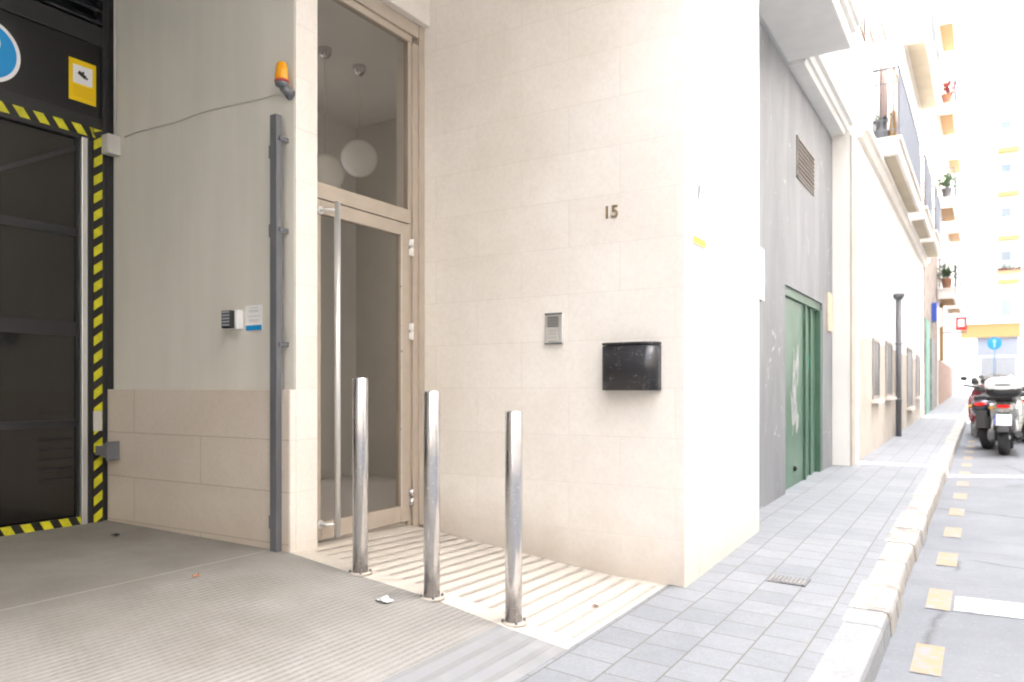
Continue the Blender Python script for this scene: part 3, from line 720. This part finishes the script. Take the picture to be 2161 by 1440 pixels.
q = MB().prism(out, 'z', zb, zt - .02); o = q.build('body', M_black_box, mb)
for f in o.data.polygons: f.use_smooth = abs(f.normal.z) < .5 and f.normal.y < -.3
out2 = [(x_ - .001 if x_ < a.x + .01 else x_ + (.001 if x_ > b_.x - .02 else 0), y_ - (.002 if y_ < YW - .01 else 0)) for x_, y_ in out]
MB().prism(out2, 'z', zt - .016, zt - .002).build('lid', M_black_box, mb, bevel=.003)
MB().prism([(x_, y_ - .0012) for x_, y_ in out[2:21]] + [(x_, y_ + .004) for x_, y_ in out[20:1:-1]], 'z', zb + .055, zb + .060).build('seam', M_ink, mb)
# small marks on the street-side face
XC = -1.406
a, b_ = PX(1460, 492, XC), PX(1486, 516, XC)
ssg = thing('street_notice', 'small white plate with a yellow strip on the corner face', 'sign')
za = PX(1460, 388, XC).z
MB().box((XC, a.y, a.z - .055), (XC + .006, b_.y, za + .04)).build('plate', M_wp, ssg)
MB().box((XC + .0065, a.y + .002, a.z - .05), (XC + .008, b_.y - .002, a.z - .012)).build('strip', M_ysign, ssg)
cc = PX(1472, 408, XC)
q = MB(); q.sphere((XC + .007, cc.y, cc.z), .02, (.05, .9, 2.4), 12); q.sphere((XC + .007, cc.y + .02, cc.z + .03), .015, (.05, .8, 1.6), 10); q.build('emblem', M_rail, ssg)
a = PX(1606, 535, XG + .02)
nb = MB().box((XG + .001, 6.10, CZ + .74), (XG + .03, 6.62, CZ + 1.17)).build('notice_board', M_wp, bevel=.003)
tag(nb, 'blank white board on the grey shopfront next to the corner', 'board')
a = PX(1746, 620, XG + .01); b_ = PX(1755, 700, XG + .01)
tag(MB().box((XG + .001, a.y, CZ + .70), (XG + .02, b_.y, CZ + 1.15)).build('poster', plain('faded_poster', (.66, .45, .32), .7, 0, .25, 9)), 'narrow faded orange and white poster right of the green door', 'poster')

# ---------------------------------------------------------------- bollards
for px, py, h, lab in ((757, 797, .93, 'left stainless steel bollard, nearest the entrance door'), (908, 825, .98, 'stainless steel bollard standing between the two others'), (1081, 868, 1.05, 'right stainless steel bollard, nearest the pavement')):
    base = {757: 1211, 908: 1263, 1081: 1316}[px]
    Z = h * F / (base - 822); t = (px - 1080) / F; X, Y = Z * (-SN + CS * t), Z * (CS + SN * t) + .01
    zb = gz(X, Y); top = CZ + (822 - py) * Z / F
    r = .0385
    bo = thing('bollard', lab, 'bollard', 'steel bollards across the porch', (X, Y, zb))
    H = top - zb
    MB().lathe([(r, -.02), (r, H - .006), (r - .003, H - .001), (r - .008, H)], n=40).build('tube', M_chrome, bo)
    fl = MB().lathe([(r + .022, -.004), (r + .022, .004), (r + .014, .007), (r + .001, .008)], n=32).build('base_flange', M_groove, bo)
    for k in range(4):
        a_ = R(45 + 90 * k); MB().lathe([(.007, .0), (.007, .015), (.003, .018)], (math.cos(a_) * (r + .012), math.sin(a_) * (r + .012), .001), n=8).build('bolt', M_grey, bo)

# litter and covers
def crumple(name, c, s, mat, lab, cat):
    q = MB(); n = 7; g = [[None] * n for _ in range(n)]
    for i in range(n):
        for j in range(n):
            u, v_ = i / (n - 1) - .5, j / (n - 1) - .5
            g[i][j] = q.bm.verts.new((c[0] + u * s[0], c[1] + v_ * s[1], c[2] + .006 + random.uniform(0, s[2]) * (1 - 2 * abs(u)) + .003))
    for i in range(n - 1):
        for j in range(n - 1): q.bm.faces.new([g[i][j], g[i + 1][j], g[i + 1][j + 1], g[i][j + 1]])
    o = q.build(name, mat); sm = o.modifiers.new('thick', 'SOLIDIFY'); sm.thickness = .0012
    return tag(o, lab, cat)
def gpt(px, py, it=12):
    t = (px - 1080) / F; Z = 3.5
    for _ in range(it):
        X, Y = Z * (-SN + CS * t), Z * (CS + SN * t); Z = gh(X, Y) * F / (py - 822)
    X, Y = Z * (-SN + CS * t), Z * (CS + SN * t); return Vector((X, Y, gz(X, Y)))
crumple('paper_scrap', gpt(810, 1271), (.075, .045, .02), M_signw, 'crumpled white paper scrap lying on the ribbed ramp', 'litter')
crumple('leaf', gpt(412, 1219), (.028, .035, .012), M_terra, 'small reddish dry leaf lying on the ramp', 'leaf')
crumple('leaf', gpt(1255, 1282), (.035, .02, .01), M_shut, 'small brown dry leaf lying on the pale porch floor', 'leaf')
crumple('leaf', gpt(243, 1132), (.05, .03, .01), M_ink, 'dark dry leaf lying on the ramp near the wainscot', 'leaf')
c = gpt(1662, 1226)
dc = thing('drain_cover', 'small rectangular cast iron cover set in the pavement tiles', 'drain cover', loc=(c.x, c.y, c.z))
sl = math.atan(.037)
q = MB().box((-.11, -.075, .001), (.11, .075, .005)); o = q.build('plate', plain('rusty_cast_iron', (.15, .145, .145), .7, .3, .2, 20), dc); o.rotation_euler = (sl, 0, 0)
q = MB()
for i in range(9):
    q.box((-.095 + i * .0225, -.06, .0052), (-.085 + i * .0225, .06, .008))
o = q.build('tread', plain('cast_iron_ribs', (.21, .205, .205), .6, .3, .2, 20), dc); o.rotation_euler = (sl, 0, 0)

# ---------------------------------------------------------------- neighbouring buildings on the street
def window_part(parent, X, y0, y1, z0, z1, fr=M_offwhite, sill=True, glass=M_win, rec=.07):
    f = MB()
    t_ = .05
    f.box((X, y0, z0), (X + .018, y0 + t_, z1)).box((X, y1 - t_, z0), (X + .018, y1, z1)).box((X, y0 + t_, z1 - t_), (X + .018, y1 - t_, z1)).box((X, y0 + t_, z0), (X + .018, y1 - t_, z0 + t_)).box((X, (y0 + y1) / 2 - .02, z0 + t_), (X + .012, (y0 + y1) / 2 + .02, z1 - t_))
    w = f.build('window', fr, parent)
    MB().box((X + .001, y0 + t_, z0 + t_), (X + .006, y1 - t_, z1 - t_)).build('pane', glass, w)
    if sill: MB().box((X, y0 - .06, z0 - .05), (X + .08, y1 + .06, z0 - .001)).build('sill', M_cream, w)
    return w
XB = -1.405
yB0, yB1 = PX(1756, 0, XG).y + .001, PX(1948, 0, XB).y
Bd = thing('apartment_building', 'cream apartment building with ironwork balconies and a dark downpipe', 'building')
m = MB(); m.box((-7, yB0, -1), (XB, yB1, CZ + 15)); m.build('wall', M_fac, Bd)
m = MB(); m.box((XB + .0, yB0 + .52, -.5), (XB + .012, yB1, CZ + .70)); m.box((XB - .003, yB0 - .003, -.3), (XB + .018, yB0 + .50, TOP + .02)); m.build('plinth', M_cream2, Bd)
for px0, px1, y0_, y1_ in ((1838, 1852, 716, 843), (1866, 1879, 722, 838), (1912, 1922, 735, 860), (1931, 1938, 750, 838)):
    a, b_ = PX(px0, y0_, XB), PX(px1, y1_, XB)
    zt = PX((px0 + px1) / 2, y0_, XB).z; zb = PX((px0 + px1) / 2, y1_, XB).z
    window_part(Bd, XB + .0125, a.y, b_.y, zb, zt, M_slat)
p = PX(1896, 0, XB + .08)
q = MB().tube([(p.x, p.y, gz(-1.3, p.y) - .05), (p.x, p.y, PX(1896, 624, XB + .08).z)], .048, 14); q.lathe([(.062, 0), (.10, .06), (.10, .10)], (p.x, p.y, PX(1896, 632, XB + .08).z), n=14)
for z in (.9, 1.9): q.lathe([(.056, 0), (.056, .04)], (p.x, p.y, z), n=14)
q.build('downpipe', M_grey, Bd)
# sill band under the first floor
m = MB(); zc = CZ + 3.35
m.prism([(XB, zc - .12), (XB + .06, zc - .12), (XB + .10, zc - .04), (XB + .14, zc - .04), (XB + .14, zc + .04), (XB, zc + .04)], 'y', yB0 + .55, yB1); m.build('string_course', M_slab, Bd)
def balcony(parent, X, y0, y1, z, proj=.42, slab=M_slab, under=M_under, screen=None, rail_h=1.0, bars=26, t_=.20):
    sl_ = MB().box((X, y0, z), (X + proj, y1, z + t_)).box((X, y0 - .03, z + t_), (X + proj + .04, y1 + .03, z + t_ + .05)).build('balcony', slab, parent)
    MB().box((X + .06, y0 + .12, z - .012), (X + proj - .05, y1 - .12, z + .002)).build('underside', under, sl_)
    q = MB(); zr = z + t_ + .05
    n = bars
    for i in range(n + 1):
        y = y0 + .02 + (y1 - y0 - .04) * i / n; q.box((X + proj - .012, y - .006, zr), (X + proj, y + .006, zr + rail_h))
    for s_ in (y0 + .02, y1 - .02):
        for i in range(5):
            x_ = X + .05 + (proj - .06) * i / 4; q.box((x_ - .005, s_ - .005, zr), (x_ + .005, s_ + .005, zr + rail_h))
        q.box((X, s_ - .012, zr + rail_h - .02), (X + proj, s_ + .012, zr + rail_h + .01)); q.box((X, s_ - .008, zr + .1), (X + proj, s_ + .008, zr + .115)); q.box((X, s_ - .008, zr + rail_h * .78), (X + proj, s_ + .008, zr + rail_h * .78 + .012))
    q.box((X + proj - .02, y0, zr + rail_h), (X + proj + .01, y1, zr + rail_h + .02))
    q.build('railing', M_rail, sl_)
    if screen: MB().box((X + proj + .001, y0 + .05, zr + .06), (X + proj + .008, y1 - .03, zr + rail_h - .05)).build('screen', screen, sl_)
    return sl_
yb0 = PX(1838, 0, XB).y
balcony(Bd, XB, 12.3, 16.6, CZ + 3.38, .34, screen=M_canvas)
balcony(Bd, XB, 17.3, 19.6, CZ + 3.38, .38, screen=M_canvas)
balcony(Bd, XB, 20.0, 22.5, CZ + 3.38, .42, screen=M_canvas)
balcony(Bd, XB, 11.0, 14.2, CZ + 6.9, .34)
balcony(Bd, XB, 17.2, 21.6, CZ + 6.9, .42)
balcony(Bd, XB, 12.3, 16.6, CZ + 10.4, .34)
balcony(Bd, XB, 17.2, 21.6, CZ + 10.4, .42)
for yy_, z in ((13.2, 3.7), (15.2, 3.7), (18.4, 3.7), (21.2, 3.7), (12.0, 7.2), (18.4, 7.2), (20.4, 7.2)):
    window_part(Bd, XB + .0, yy_, yy_ + .9, CZ + z, CZ + z + 2.1, M_shut, False, M_shut if z < 4 else M_win)
a = PX(1823, 0, -1.42)
for y_, z0_, z1_ in ((10.9, 4.72, 6.3), (11.9, 5.05, 6.6)):
    window_part(Bd, XB, y_, y_ + .55, CZ + z0_, CZ + z1_, M_shut, False, M_grey)
# pots on the nearest balcony
for i, (x_, y_, r_, lab, mat) in enumerate(((XB + .10, 12.42, .10, 'round grey flowerpot with a low plant at the end of the railed balcony', M_grey), (XB + .25, 12.42, .045, 'tall thin ochre vase standing beside a grey flowerpot on the balcony', M_yellow))):
    fp = thing('flowerpot', lab, 'flowerpot', loc=(x_, y_, CZ + 3.63))
    if i == 0:
        MB().lathe([(.07, 0), (.10, .04), (.105, .12), (.05, .20), (.07, .24), (.11, .28)], n=18).build('pot', mat, fp)
        q = MB()
        for k in range(60):
            a_ = random.uniform(0, 6.28); e = random.uniform(.2, 1.2); l = random.uniform(.05, .13); p0 = Vector((0, 0, .26)); p1 = p0 + Vector((math.cos(a_) * math.cos(e), math.sin(a_) * math.cos(e), math.sin(e))) * l
            s_ = Vector((-math.sin(a_), math.cos(a_), 0)) * .012; q.quad([p0 - s_ * .3, p0 + s_ * .3, p1 + s_, p1 - s_])
        q.build('plant', M_leaf, fp)
    else:
        MB().lathe([(.04, 0), (.05, .1), (.035, .25), (.03, .33), (.045, .38)], n=16).build('pot', mat, fp)

# rough masonry building
yC1 = PX(1976, 0, XB).y
Cd = thing('old_building', 'narrow building of rough brown masonry with faded teal paint low down', 'building')
m = MB(); m.box((-7, yB1 + .001, -1), (XB + .02, yC1, CZ + 12)); m.build('wall', M_rough, Cd)
o_ = Cd.children[0]
MB().box((XB + .02, yB1 + .3, .3), (XB + .05, yB1 + 1.9, CZ + 1.9)).build('painted_door', M_teal, Cd)
MB().box((XB + .02, yB1 + 2.6, .2), (XB + .06, yB1 + 4.4, CZ + 1.5)).build('shutter', plain('graffitied_shutter', (.2, .21, .2), .7, 0, .4, 3), Cd)
# salmon / cream building with ochre balcony undersides
yD1 = 45.0
Dd = thing('apartment_building', 'cream building with ochre undersides to its balconies farther up the street', 'building')
m = MB(); m.box((-7, yC1 + .001, -1), (XB + .04, yD1, CZ + 14)); m.build('wall', M_fac, Dd)
MB().box((XB + .04, yC1 + .3, -.2), (XB + .06, yD1 - .3, CZ + 1.0)).build('plinth', M_salmon, Dd)
MB().box((XB + .04, yC1 + 1.2, CZ + 1.0), (XB + .14, yC1 + 1.55, CZ + 3.4)).build('ochre_strip', M_yellow, Dd)
for bi, (yc_, zs_) in enumerate(((30.5, (3.0, 6.0, 9.1, 12.1)), (37.5, (3.3, 6.4, 9.4)))):
    for z in zs_:
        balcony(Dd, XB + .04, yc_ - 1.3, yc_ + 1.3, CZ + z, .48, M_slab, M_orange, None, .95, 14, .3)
        window_part(Dd, XB + .04, yc_ - .5, yc_ + .5, CZ + z + .35, CZ + z + 2.4, M_shut, False)
for j, (y_, z, mt, lab) in enumerate(((29.4, 9.45, M_terra, 'potted plant with reddish leaves on the topmost visible ochre balcony'), (29.4, 6.35, M_grey, 'grey pot with a dark plant on the middle ochre balcony'), (29.4, 3.35, M_terra, 'terracotta pot with a bushy plant on the lowest ochre balcony'))):
    fp = thing('flowerpot', lab, 'flowerpot', loc=(XB + .3, y_, CZ + z))
    MB().lathe([(.12, 0), (.17, .3), (.18, .33)], n=14).build('pot', mt, fp)
    q = MB()
    for k in range(220):
        a_ = random.uniform(0, 6.28); e = random.uniform(-.1, 1.4); l = random.uniform(.12, .5); p0 = Vector((0, 0, .35)); d_ = Vector((math.cos(a_) * math.cos(e), math.sin(a_) * math.cos(e), math.sin(e)))
        p1 = p0 + d_ * l; s_ = Vector((-math.sin(a_), math.cos(a_), random.uniform(-.5, .5))) * .04; q.quad([p1 - d_ * .09, p1 + s_, p1 + d_ * .06, p1 - s_])
    q.build('foliage', [M_redf, M_leaf, M_leaf][j], fp)
# projecting shop signs
a = PX(2028, 681, -.95)
rs = thing('shop_sign', 'square red projecting sign with a white centre up the street', 'sign')
Yr = 33.0; Zr = Yr * CS; xr = lambda px, Y: PY(px, 0, Y).x
MB().box((xr(2016, Yr), Yr, PY(2028, 697, Yr).z), (xr(2040, Yr), Yr + .12, PY(2028, 669, Yr).z)).build('frame', M_redsign, rs)
MB().box((xr(2021, Yr), Yr - .01, PY(2028, 690, Yr).z), (xr(2035, Yr), Yr - .001, PY(2028, 674, Yr).z)).build('panel', M_signw, rs)
MB().box((XB + .04, Yr + .04, PY(2028, 697, Yr).z - .1), (xr(2040, Yr), Yr + .08, PY(2028, 697, Yr).z - .05)).build('bracket', M_rail, rs)
Yr = 26.2
bs = thing('shop_sign', 'narrow deep blue projecting sign above an ochre strip', 'sign')
MB().box((XB + .02, Yr, PY(1993, 676, Yr).z), (XB + .02 + .14, Yr + .7, PY(1993, 638, Yr).z)).build('panel', M_bsign, bs)
MB().box((XB + .165, Yr + .02, PY(1993, 690, Yr).z), (XB + .30, Yr + .08, PY(1993, 650, Yr).z)).build('board', M_signw, bs)

# building closing the end of the street
YE = 54.0
E = thing('corner_building', 'white building closing the street with a yellow fascia over a grey garage', 'building')
ex = lambda px: PY(px, 0, YE).x
ez = lambda py, px=2100: PY(px, py, YE).z
m = MB(); m.box((-12, YE, -1), (12, YE + 8, CZ + 22)); m.build('wall', M_fac, E)
MB().box((ex(2028), YE - .35, ez(712)), (ex(2152), YE - .001, ez(684))).build('fascia', M_yellow, E)
MB().box((ex(2024), YE - .5, ez(684)), (ex(2158), YE - .001, ez(678))).box((ex(2024), YE - .44, ez(678)), (ex(2158), YE - .001, ez(672))).build('ledge', M_slab, E)
MB().box((ex(2062), YE - .04, ez(752)), (ex(2148), YE - .001, ez(713))).build('garage_lintel', plain('blue_grey_panel', (.17, .18, .22), .6, 0, .05, 2), E)
gsh = MB().box((ex(2070), YE - .06, ez(815)), (ex(2142), YE - .001, ez(752.5))).build('garage_shutter', plain('shutter_grey', (.07, .07, .08), .6, 0, .1, 2), E)
q = MB()
for i in range(25):
    x_ = ex(2070) + (ex(2142) - ex(2070)) * i / 24; q.box((x_ - .02, YE - .11, ez(815)), (x_ + .02, YE - .065, ez(754)))
q.box((ex(2069), YE - .12, ez(755)), (ex(2143), YE - .062, ez(750))); q.build('bar', plain('bar_grey', (.30, .30, .31), .5), gsh)
MB().box((ex(2034), YE - .03, ez(815)), (ex(2058), YE - .001, ez(752))).build('side_door', plain('pale_grey_door', (.52, .52, .51), .6, 0, .05, 2), E)
for k, y_ in enumerate((594, 503, 411, 320)):
    sl_ = MB().box((ex(2104), YE - .7, ez(y_)), (ex(2152), YE - .001, ez(y_ - 9))).build('balcony', M_slab, E)
    MB().box((ex(2105), YE - .68, ez(y_ + 8)), (ex(2150), YE - .02, ez(y_ + .2))).build('underside', M_orange, sl_)
    q = MB()
    for i in range(14):
        x_ = ex(2105) + (ex(2151) - ex(2105)) * i / 13; q.box((x_ - .012, YE - .69, ez(y_ - 9)), (x_ + .012, YE - .66, ez(y_ - 36)))
    q.box((ex(2105), YE - .7, ez(y_ - 36)), (ex(2151), YE - .65, ez(y_ - 38))); q.build('railing', M_offwhite, sl_)
    w = MB().box((ex(2112), YE - .03, ez(y_ - 9)), (ex(2134), YE - .001, ez(y_ - 62))).build('window', plain('pale_window_%d' % k, (.13, .15, .165), .3, 0, .1, 1), E)
MB().box((ex(2112), YE - .03, ez(668)), (ex(2134), YE - .001, ez(632))).build('window', plain('pale_window_low', (.16, .18, .19), .3, 0, .1, 1), E)
for k, (x_, y_) in enumerate(((2054, 192), (2058, 130), (2044, 262), (2060, 198))):
    MB().box((ex(x_ - 3), YE - .03, ez(y_ + 9)), (ex(x_ + 3), YE - .001, ez(y_ - 9))).build('window', plain('small_window_%d' % k, (.45, .46, .5), .3, 0, .1, 1), E)
fb = thing('flower_box', 'long flower box with red and green plants on the white building at the street end', 'flower box', loc=(ex(2128), YE - .8, ez(590)))
MB().box((-.62, -.12, .18), (.62, .1, .36)).build('box', M_terra, fb)
for nm, mt, cnt in (('flowers', M_redf, 200), ('foliage', M_leaf, 240)):
    q = MB()
    for k in range(cnt):
        p0 = Vector((random.uniform(-.6, .6), random.uniform(-.12, .1), .36 + (random.uniform(0, .18) if nm == 'flowers' else random.uniform(0, .5) * random.random())))
        d1 = Vector((random.gauss(0, 1), random.gauss(0, 1), random.gauss(0, 1))).normalized() * .05; d2 = Vector((random.gauss(0, 1), random.gauss(0, 1), random.gauss(0, 1))).normalized() * .04
        q.quad([p0 - d1, p0 - d2, p0 + d1, p0 + d2])
    q.build(nm, mt, fb)
sdh = thing('satellite_dish', 'round pale blue dish high on the white end wall', 'dish', loc=(ex(2095), YE - .5, ez(253)))
Md = Matrix.Rotation(R(100), 4, 'X')
MB().lathe([(.02, .0), (.18, .02), (.32, .08), (.34, .09), (.33, .075), (.18, .005), (.02, -.02)], n=24, M=Md).build('bowl', plain('pale_blue_dish', (.42, .60, .74), .5, 0, .05, 3), sdh)
MB().tube([(0, 0, 0), (0, .5, -.05)], .025, 8).build('arm', M_rail, sdh)

# traffic sign
Zt = 34.0; t = (2098 - 1080) / F; X, Y = Zt * (-SN + CS * t), Zt * (CS + SN * t)
zr = road_z(.2, Y)
ts = thing('traffic_sign', 'round blue traffic sign with a pale vertical arrow behind the scooters', 'traffic sign', loc=(X, Y, zr))
zc = CZ + (822 - 725) * Zt / F - zr
MB().tube([(0, 0, 0), (0, 0, zc + .25)], .03, 10).build('pole', plain('pole_blue', (.14, .26, .42), .5), ts)
MB().lathe([(.28, -.05), (.28, -.04)], (0, 0, zc), 'y', 32).build('disc', plain('sign_blue', (.02, .30, .66), .4), ts)
q = MB(); q.prism([(-.03, zc - .18), (.03, zc - .18), (.03, zc + .06), (.09, zc + .06), (0, zc + .2), (-.09, zc + .06), (-.03, zc + .06)], 'y', -.056, -.052); q.build('arrow', plain('arrow_pale', (.35, .6, .8), .5), ts)

# ---------------------------------------------------------------- scooters (local axes: y forward, origin on the road under the rear axle)
def ell(cx, cy, cz, w, h, n=16, p=2.6):
    pts = []
    for k in range(n):
        a = 2 * math.pi * k / n; c_, s_ = math.cos(a), math.sin(a)
        pts.append((cx + w * math.copysign(abs(c_) ** (2 / p), c_), cy, cz + h * math.copysign(abs(s_) ** (2 / p), s_)))
    return pts
def wheel(parent, y, r, w):
    wh = MB().lathe([(r * .62, -w * .42), (r * .86, -w * .5), (r * .96, -w * .38), (r, 0), (r * .96, w * .38), (r * .86, w * .5), (r * .62, w * .42)], (0, y, r), 'x', 32).build('tyre', M_rub, parent)
    q = MB().lathe([(.03, -w * .55), (.03, w * .55)], (0, y, r), 'x', 14)
    for k in range(5):
        a = 2 * math.pi * k / 5; Mr = Matrix.Translation((0, y, r)) @ Matrix.Rotation(a, 4, 'X'); q.box((-.02, -.018, .02), (.02, .018, r * .62), Mr)
    q.lathe([(r * .56, -w * .36), (r * .64, -w * .38), (r * .64, w * .38), (r * .56, w * .36)], (0, y, r), 'x', 28)
    q.build('rim', M_alu, parent)
def scooter(label, body, box, name='motor_scooter', boxed=True, screen=True, plate=True):
    t = thing(name, label, 'scooter', 'motor scooters parked in a row at the kerb')
    wheel(t, 0, .27, .145); wheel(t, 1.36, .26, .11)
    # tail body
    MB().loft([ell(0, -.30, .70, .07, .05), ell(0, -.26, .70, .13, .10), ell(0, -.12, .68, .175, .14), ell(0, .1, .64, .19, .17), ell(0, .35, .58, .18, .19), ell(0, .58, .50, .14, .16), ell(0, .66, .45, .1, .12)]).build('tail_fairing', body, t)
    MB().loft([ell(0, -.13, .44, .05, .10), ell(0, -.10, .50, .09, .16), ell(0, .06, .52, .11, .12), ell(0, .30, .45, .12, .10), ell(0, .45, .38, .1, .08)]).build('rear_mudguard', M_bp, t)
    MB().loft([ell(0, -.18, .83, .10, .035), ell(0, -.05, .845, .14, .055), ell(0, .25, .83, .15, .06), ell(0, .55, .80, .13, .06), ell(0, .72, .77, .07, .04)]).build('seat', M_seat, t)
    MB().box((-.17, .5, .27), (.17, 1.02, .33)).box((-.13, .0, .22), (.13, .6, .36)).build('floorboard', M_bp, t, bevel=.02)
    MB().loft([ell(0, 1.00, .34, .17, .06), ell(0, 1.03, .50, .21, .10), ell(0, 1.08, .72, .22, .12), ell(0, 1.10, .90, .17, .10), ell(0, 1.06, 1.00, .10, .06)]).build('leg_shield', body, t)
    MB().loft([ell(0, 1.12, .56, .05, .05), ell(0, 1.2, .53, .07, .05), ell(0, 1.38, .56, .075, .04), ell(0, 1.56, .50, .06, .03)]).build('front_mudguard', body, t)
    MB().tube([(0, 1.36, .28), (0, 1.06, .98)], .03, 10).tube([(-.34, .98, 1.03), (-.22, 1.0, 1.02), (0, 1.04, 1.0), (.22, 1.0, 1.02), (.34, .98, 1.03)], [.019, .019, .028, .019, .019], 10).build('handlebar', M_bp, t)
    for s_ in (-1, 1):
        mr = MB().tube([(s_ * .24, 1.0, 1.02), (s_ * .31, 1.03, 1.14)], .007, 6).build('mirror', M_bp, t)
        MB().sphere((s_ * .335, 1.03, 1.17), .062, (1.0, .3, .72), 14).build('mirror_glass', M_alu if s_ > 0 else M_bp, mr)
    if screen:
        MB().loft([[(-.17 + .34 * k / 8, 1.12 + .05 * math.sin(math.pi * k / 8), .98) for k in range(9)] + [(.17 - .34 * k / 8, 1.115 + .05 * math.sin(math.pi * (8 - k) / 8), .98) for k in range(9)],
                   [(-.15 + .30 * k / 8, 1.02 + .05 * math.sin(math.pi * k / 8), 1.26) for k in range(9)] + [(.15 - .30 * k / 8, 1.015 + .05 * math.sin(math.pi * (8 - k) / 8), 1.26) for k in range(9)]]).build('windscreen', M_glass, t)
    tl = MB().loft([ell(0, -.315, .735, .07, .022), ell(0, -.28, .735, .095, .034), ell(0, -.2, .735, .1, .04)]).build('tail_light', M_tail, t)
    Mp = Matrix.Translation((0, -.31, .53)) @ Matrix.Rotation(R(-14), 4, 'X')
    MB().box((-.075, -.03, -.19), (.075, .10, .1), Mp).build('plate_holder', M_bp, t, bevel=.01)
    np = plate and MB().box((-.11, -.036, -.085), (.11, -.031, .085), Mp).build('number_plate', M_signw, t)
    if plate: MB().box((-.109, -.0385, -.084), (-.086, -.0365, .084), Mp).build('country_band', M_bsign, np)
    for s_ in (-1, 1):
        MB().sphere((s_ * .15, -.24, .715), .034, (1, .8, .7), 12).build('indicator', M_amber if s_ < 0 else M_alu, t)
        MB().tube([(s_ * .16, .02, .28), (s_ * .155, .05, .45), (s_ * .14, .10, .62)], .018, 8).build('shock_absorber', M_alu, t)
    MB().tube([(.13, .5, .22), (.17, .25, .25), (.185, .08, .28), (.19, -.2, .33)], [.025, .04, .058, .05], 14).build('exhaust', M_bp, t)
    MB().loft([ell(-.16, .3, .3, .05, .07), ell(-.16, .0, .3, .06, .1), ell(-.15, -.1, .29, .03, .06)]).build('gear_case', M_grey, t)
    if boxed:
        tb = MB().loft([ell(0, -.47, .99, .12, .06), ell(0, -.44, .98, .20, .10), ell(0, -.30, .98, .235, .125), ell(0, -.08, .98, .225, .125), ell(0, .04, .98, .19, .10), ell(0, .07, .98, .13, .06)]).build('top_box', M_bp, t)
        MB().loft([ell(0, -.485, 1.03, .12, .035), ell(0, -.45, 1.045, .212, .085), ell(0, -.30, 1.06, .25, .115), ell(0, -.08, 1.06, .238, .11), ell(0, .05, 1.05, .20, .085), ell(0, .085, 1.04, .14, .04)]).build('lid', box, tb)
        MB().loft([ell(0, -.50, 1.055, .10, .012), ell(0, -.47, 1.055, .12, .018)]).build('reflector', M_grey, tb)
        MB().box((-.12, -.34, .84), (.12, -.02, .87)).build('rack', M_bp, t, bevel=.01)
    return t
def place(o, px, py, rz, guess=12):
    t = (px - 1080) / F; Z = guess
    for _ in range(15):
        X, Y = Z * (-SN + CS * t), Z * (CS + SN * t); Z = (CZ - road_z(X, Y)) * F / (py - 822)
    o.location = (X, Y, road_z(X, Y)); o.rotation_euler = (R(-1.5), 0, rz)
s1 = scooter('nearest parked scooter, silver with a white lidded top box and red tail light', M_gs, M_wp)
place(s1, 2119, 961, R(-4))
s2 = scooter('dark navy scooter parked just beyond the silver one, left of it', M_bluep, M_bp, boxed=False, plate=False)
L0 = s1.location
def put(o, dx, dy, rz, lean=3):
    X, Y = L0.x + dx, L0.y + dy; o.location = (X, Y, road_z(X, Y)); o.rotation_euler = (R(-1.5), R(lean), rz)
put(s2, -.20, 1.0, R(-12), -5)
s3 = scooter('red scooter in the middle of the parked row', M_rp, M_bp, boxed=False, plate=False); put(s3, -.18, 2.9, R(10), 4)
s4 = scooter('white scooter with a tall windscreen toward the far end of the parked row', M_wp, M_wp, boxed=False); put(s4, -.15, 4.7, R(-6), -4)
s5 = copy_tree(s2); put(s5, .05, 6.6, R(6), 3); s5['label'] = 'dark scooter farthest away in the parked row'
s6 = copy_tree(s4); put(s6, .38, 2.6, R(-8), -3); s6['label'] = 'white scooter half cut by the right edge behind the silver one'

# ---------------------------------------------------------------- across the street (outside the frame, it shades the road)
O = thing('apartment_building', 'pale rendered building on the other side of the street', 'building')
m = MB()
OH = CZ + 15.5
for a, b in ((-14, 12.35), (12.95, 24), (25, 45)):
    m.box((4.9, a, -1.3), (6.4, b, OH))
m.build('wall', plain('pale_ochre_render', (.55, .54, .52), .8, 0, .08, 1.5), O)
struct(sheet([3.8, 4.9], YS, lambda x, y: road_z(x, y), .12).build('pavement', M_tiles))
B2 = thing('end_building', 'pale building behind the viewer closing the street', 'building')
m = MB(); m.box((-6, -16.5, -1.5), (12, -14.5, CZ + 9)); m.build('wall', M_cream, B2)
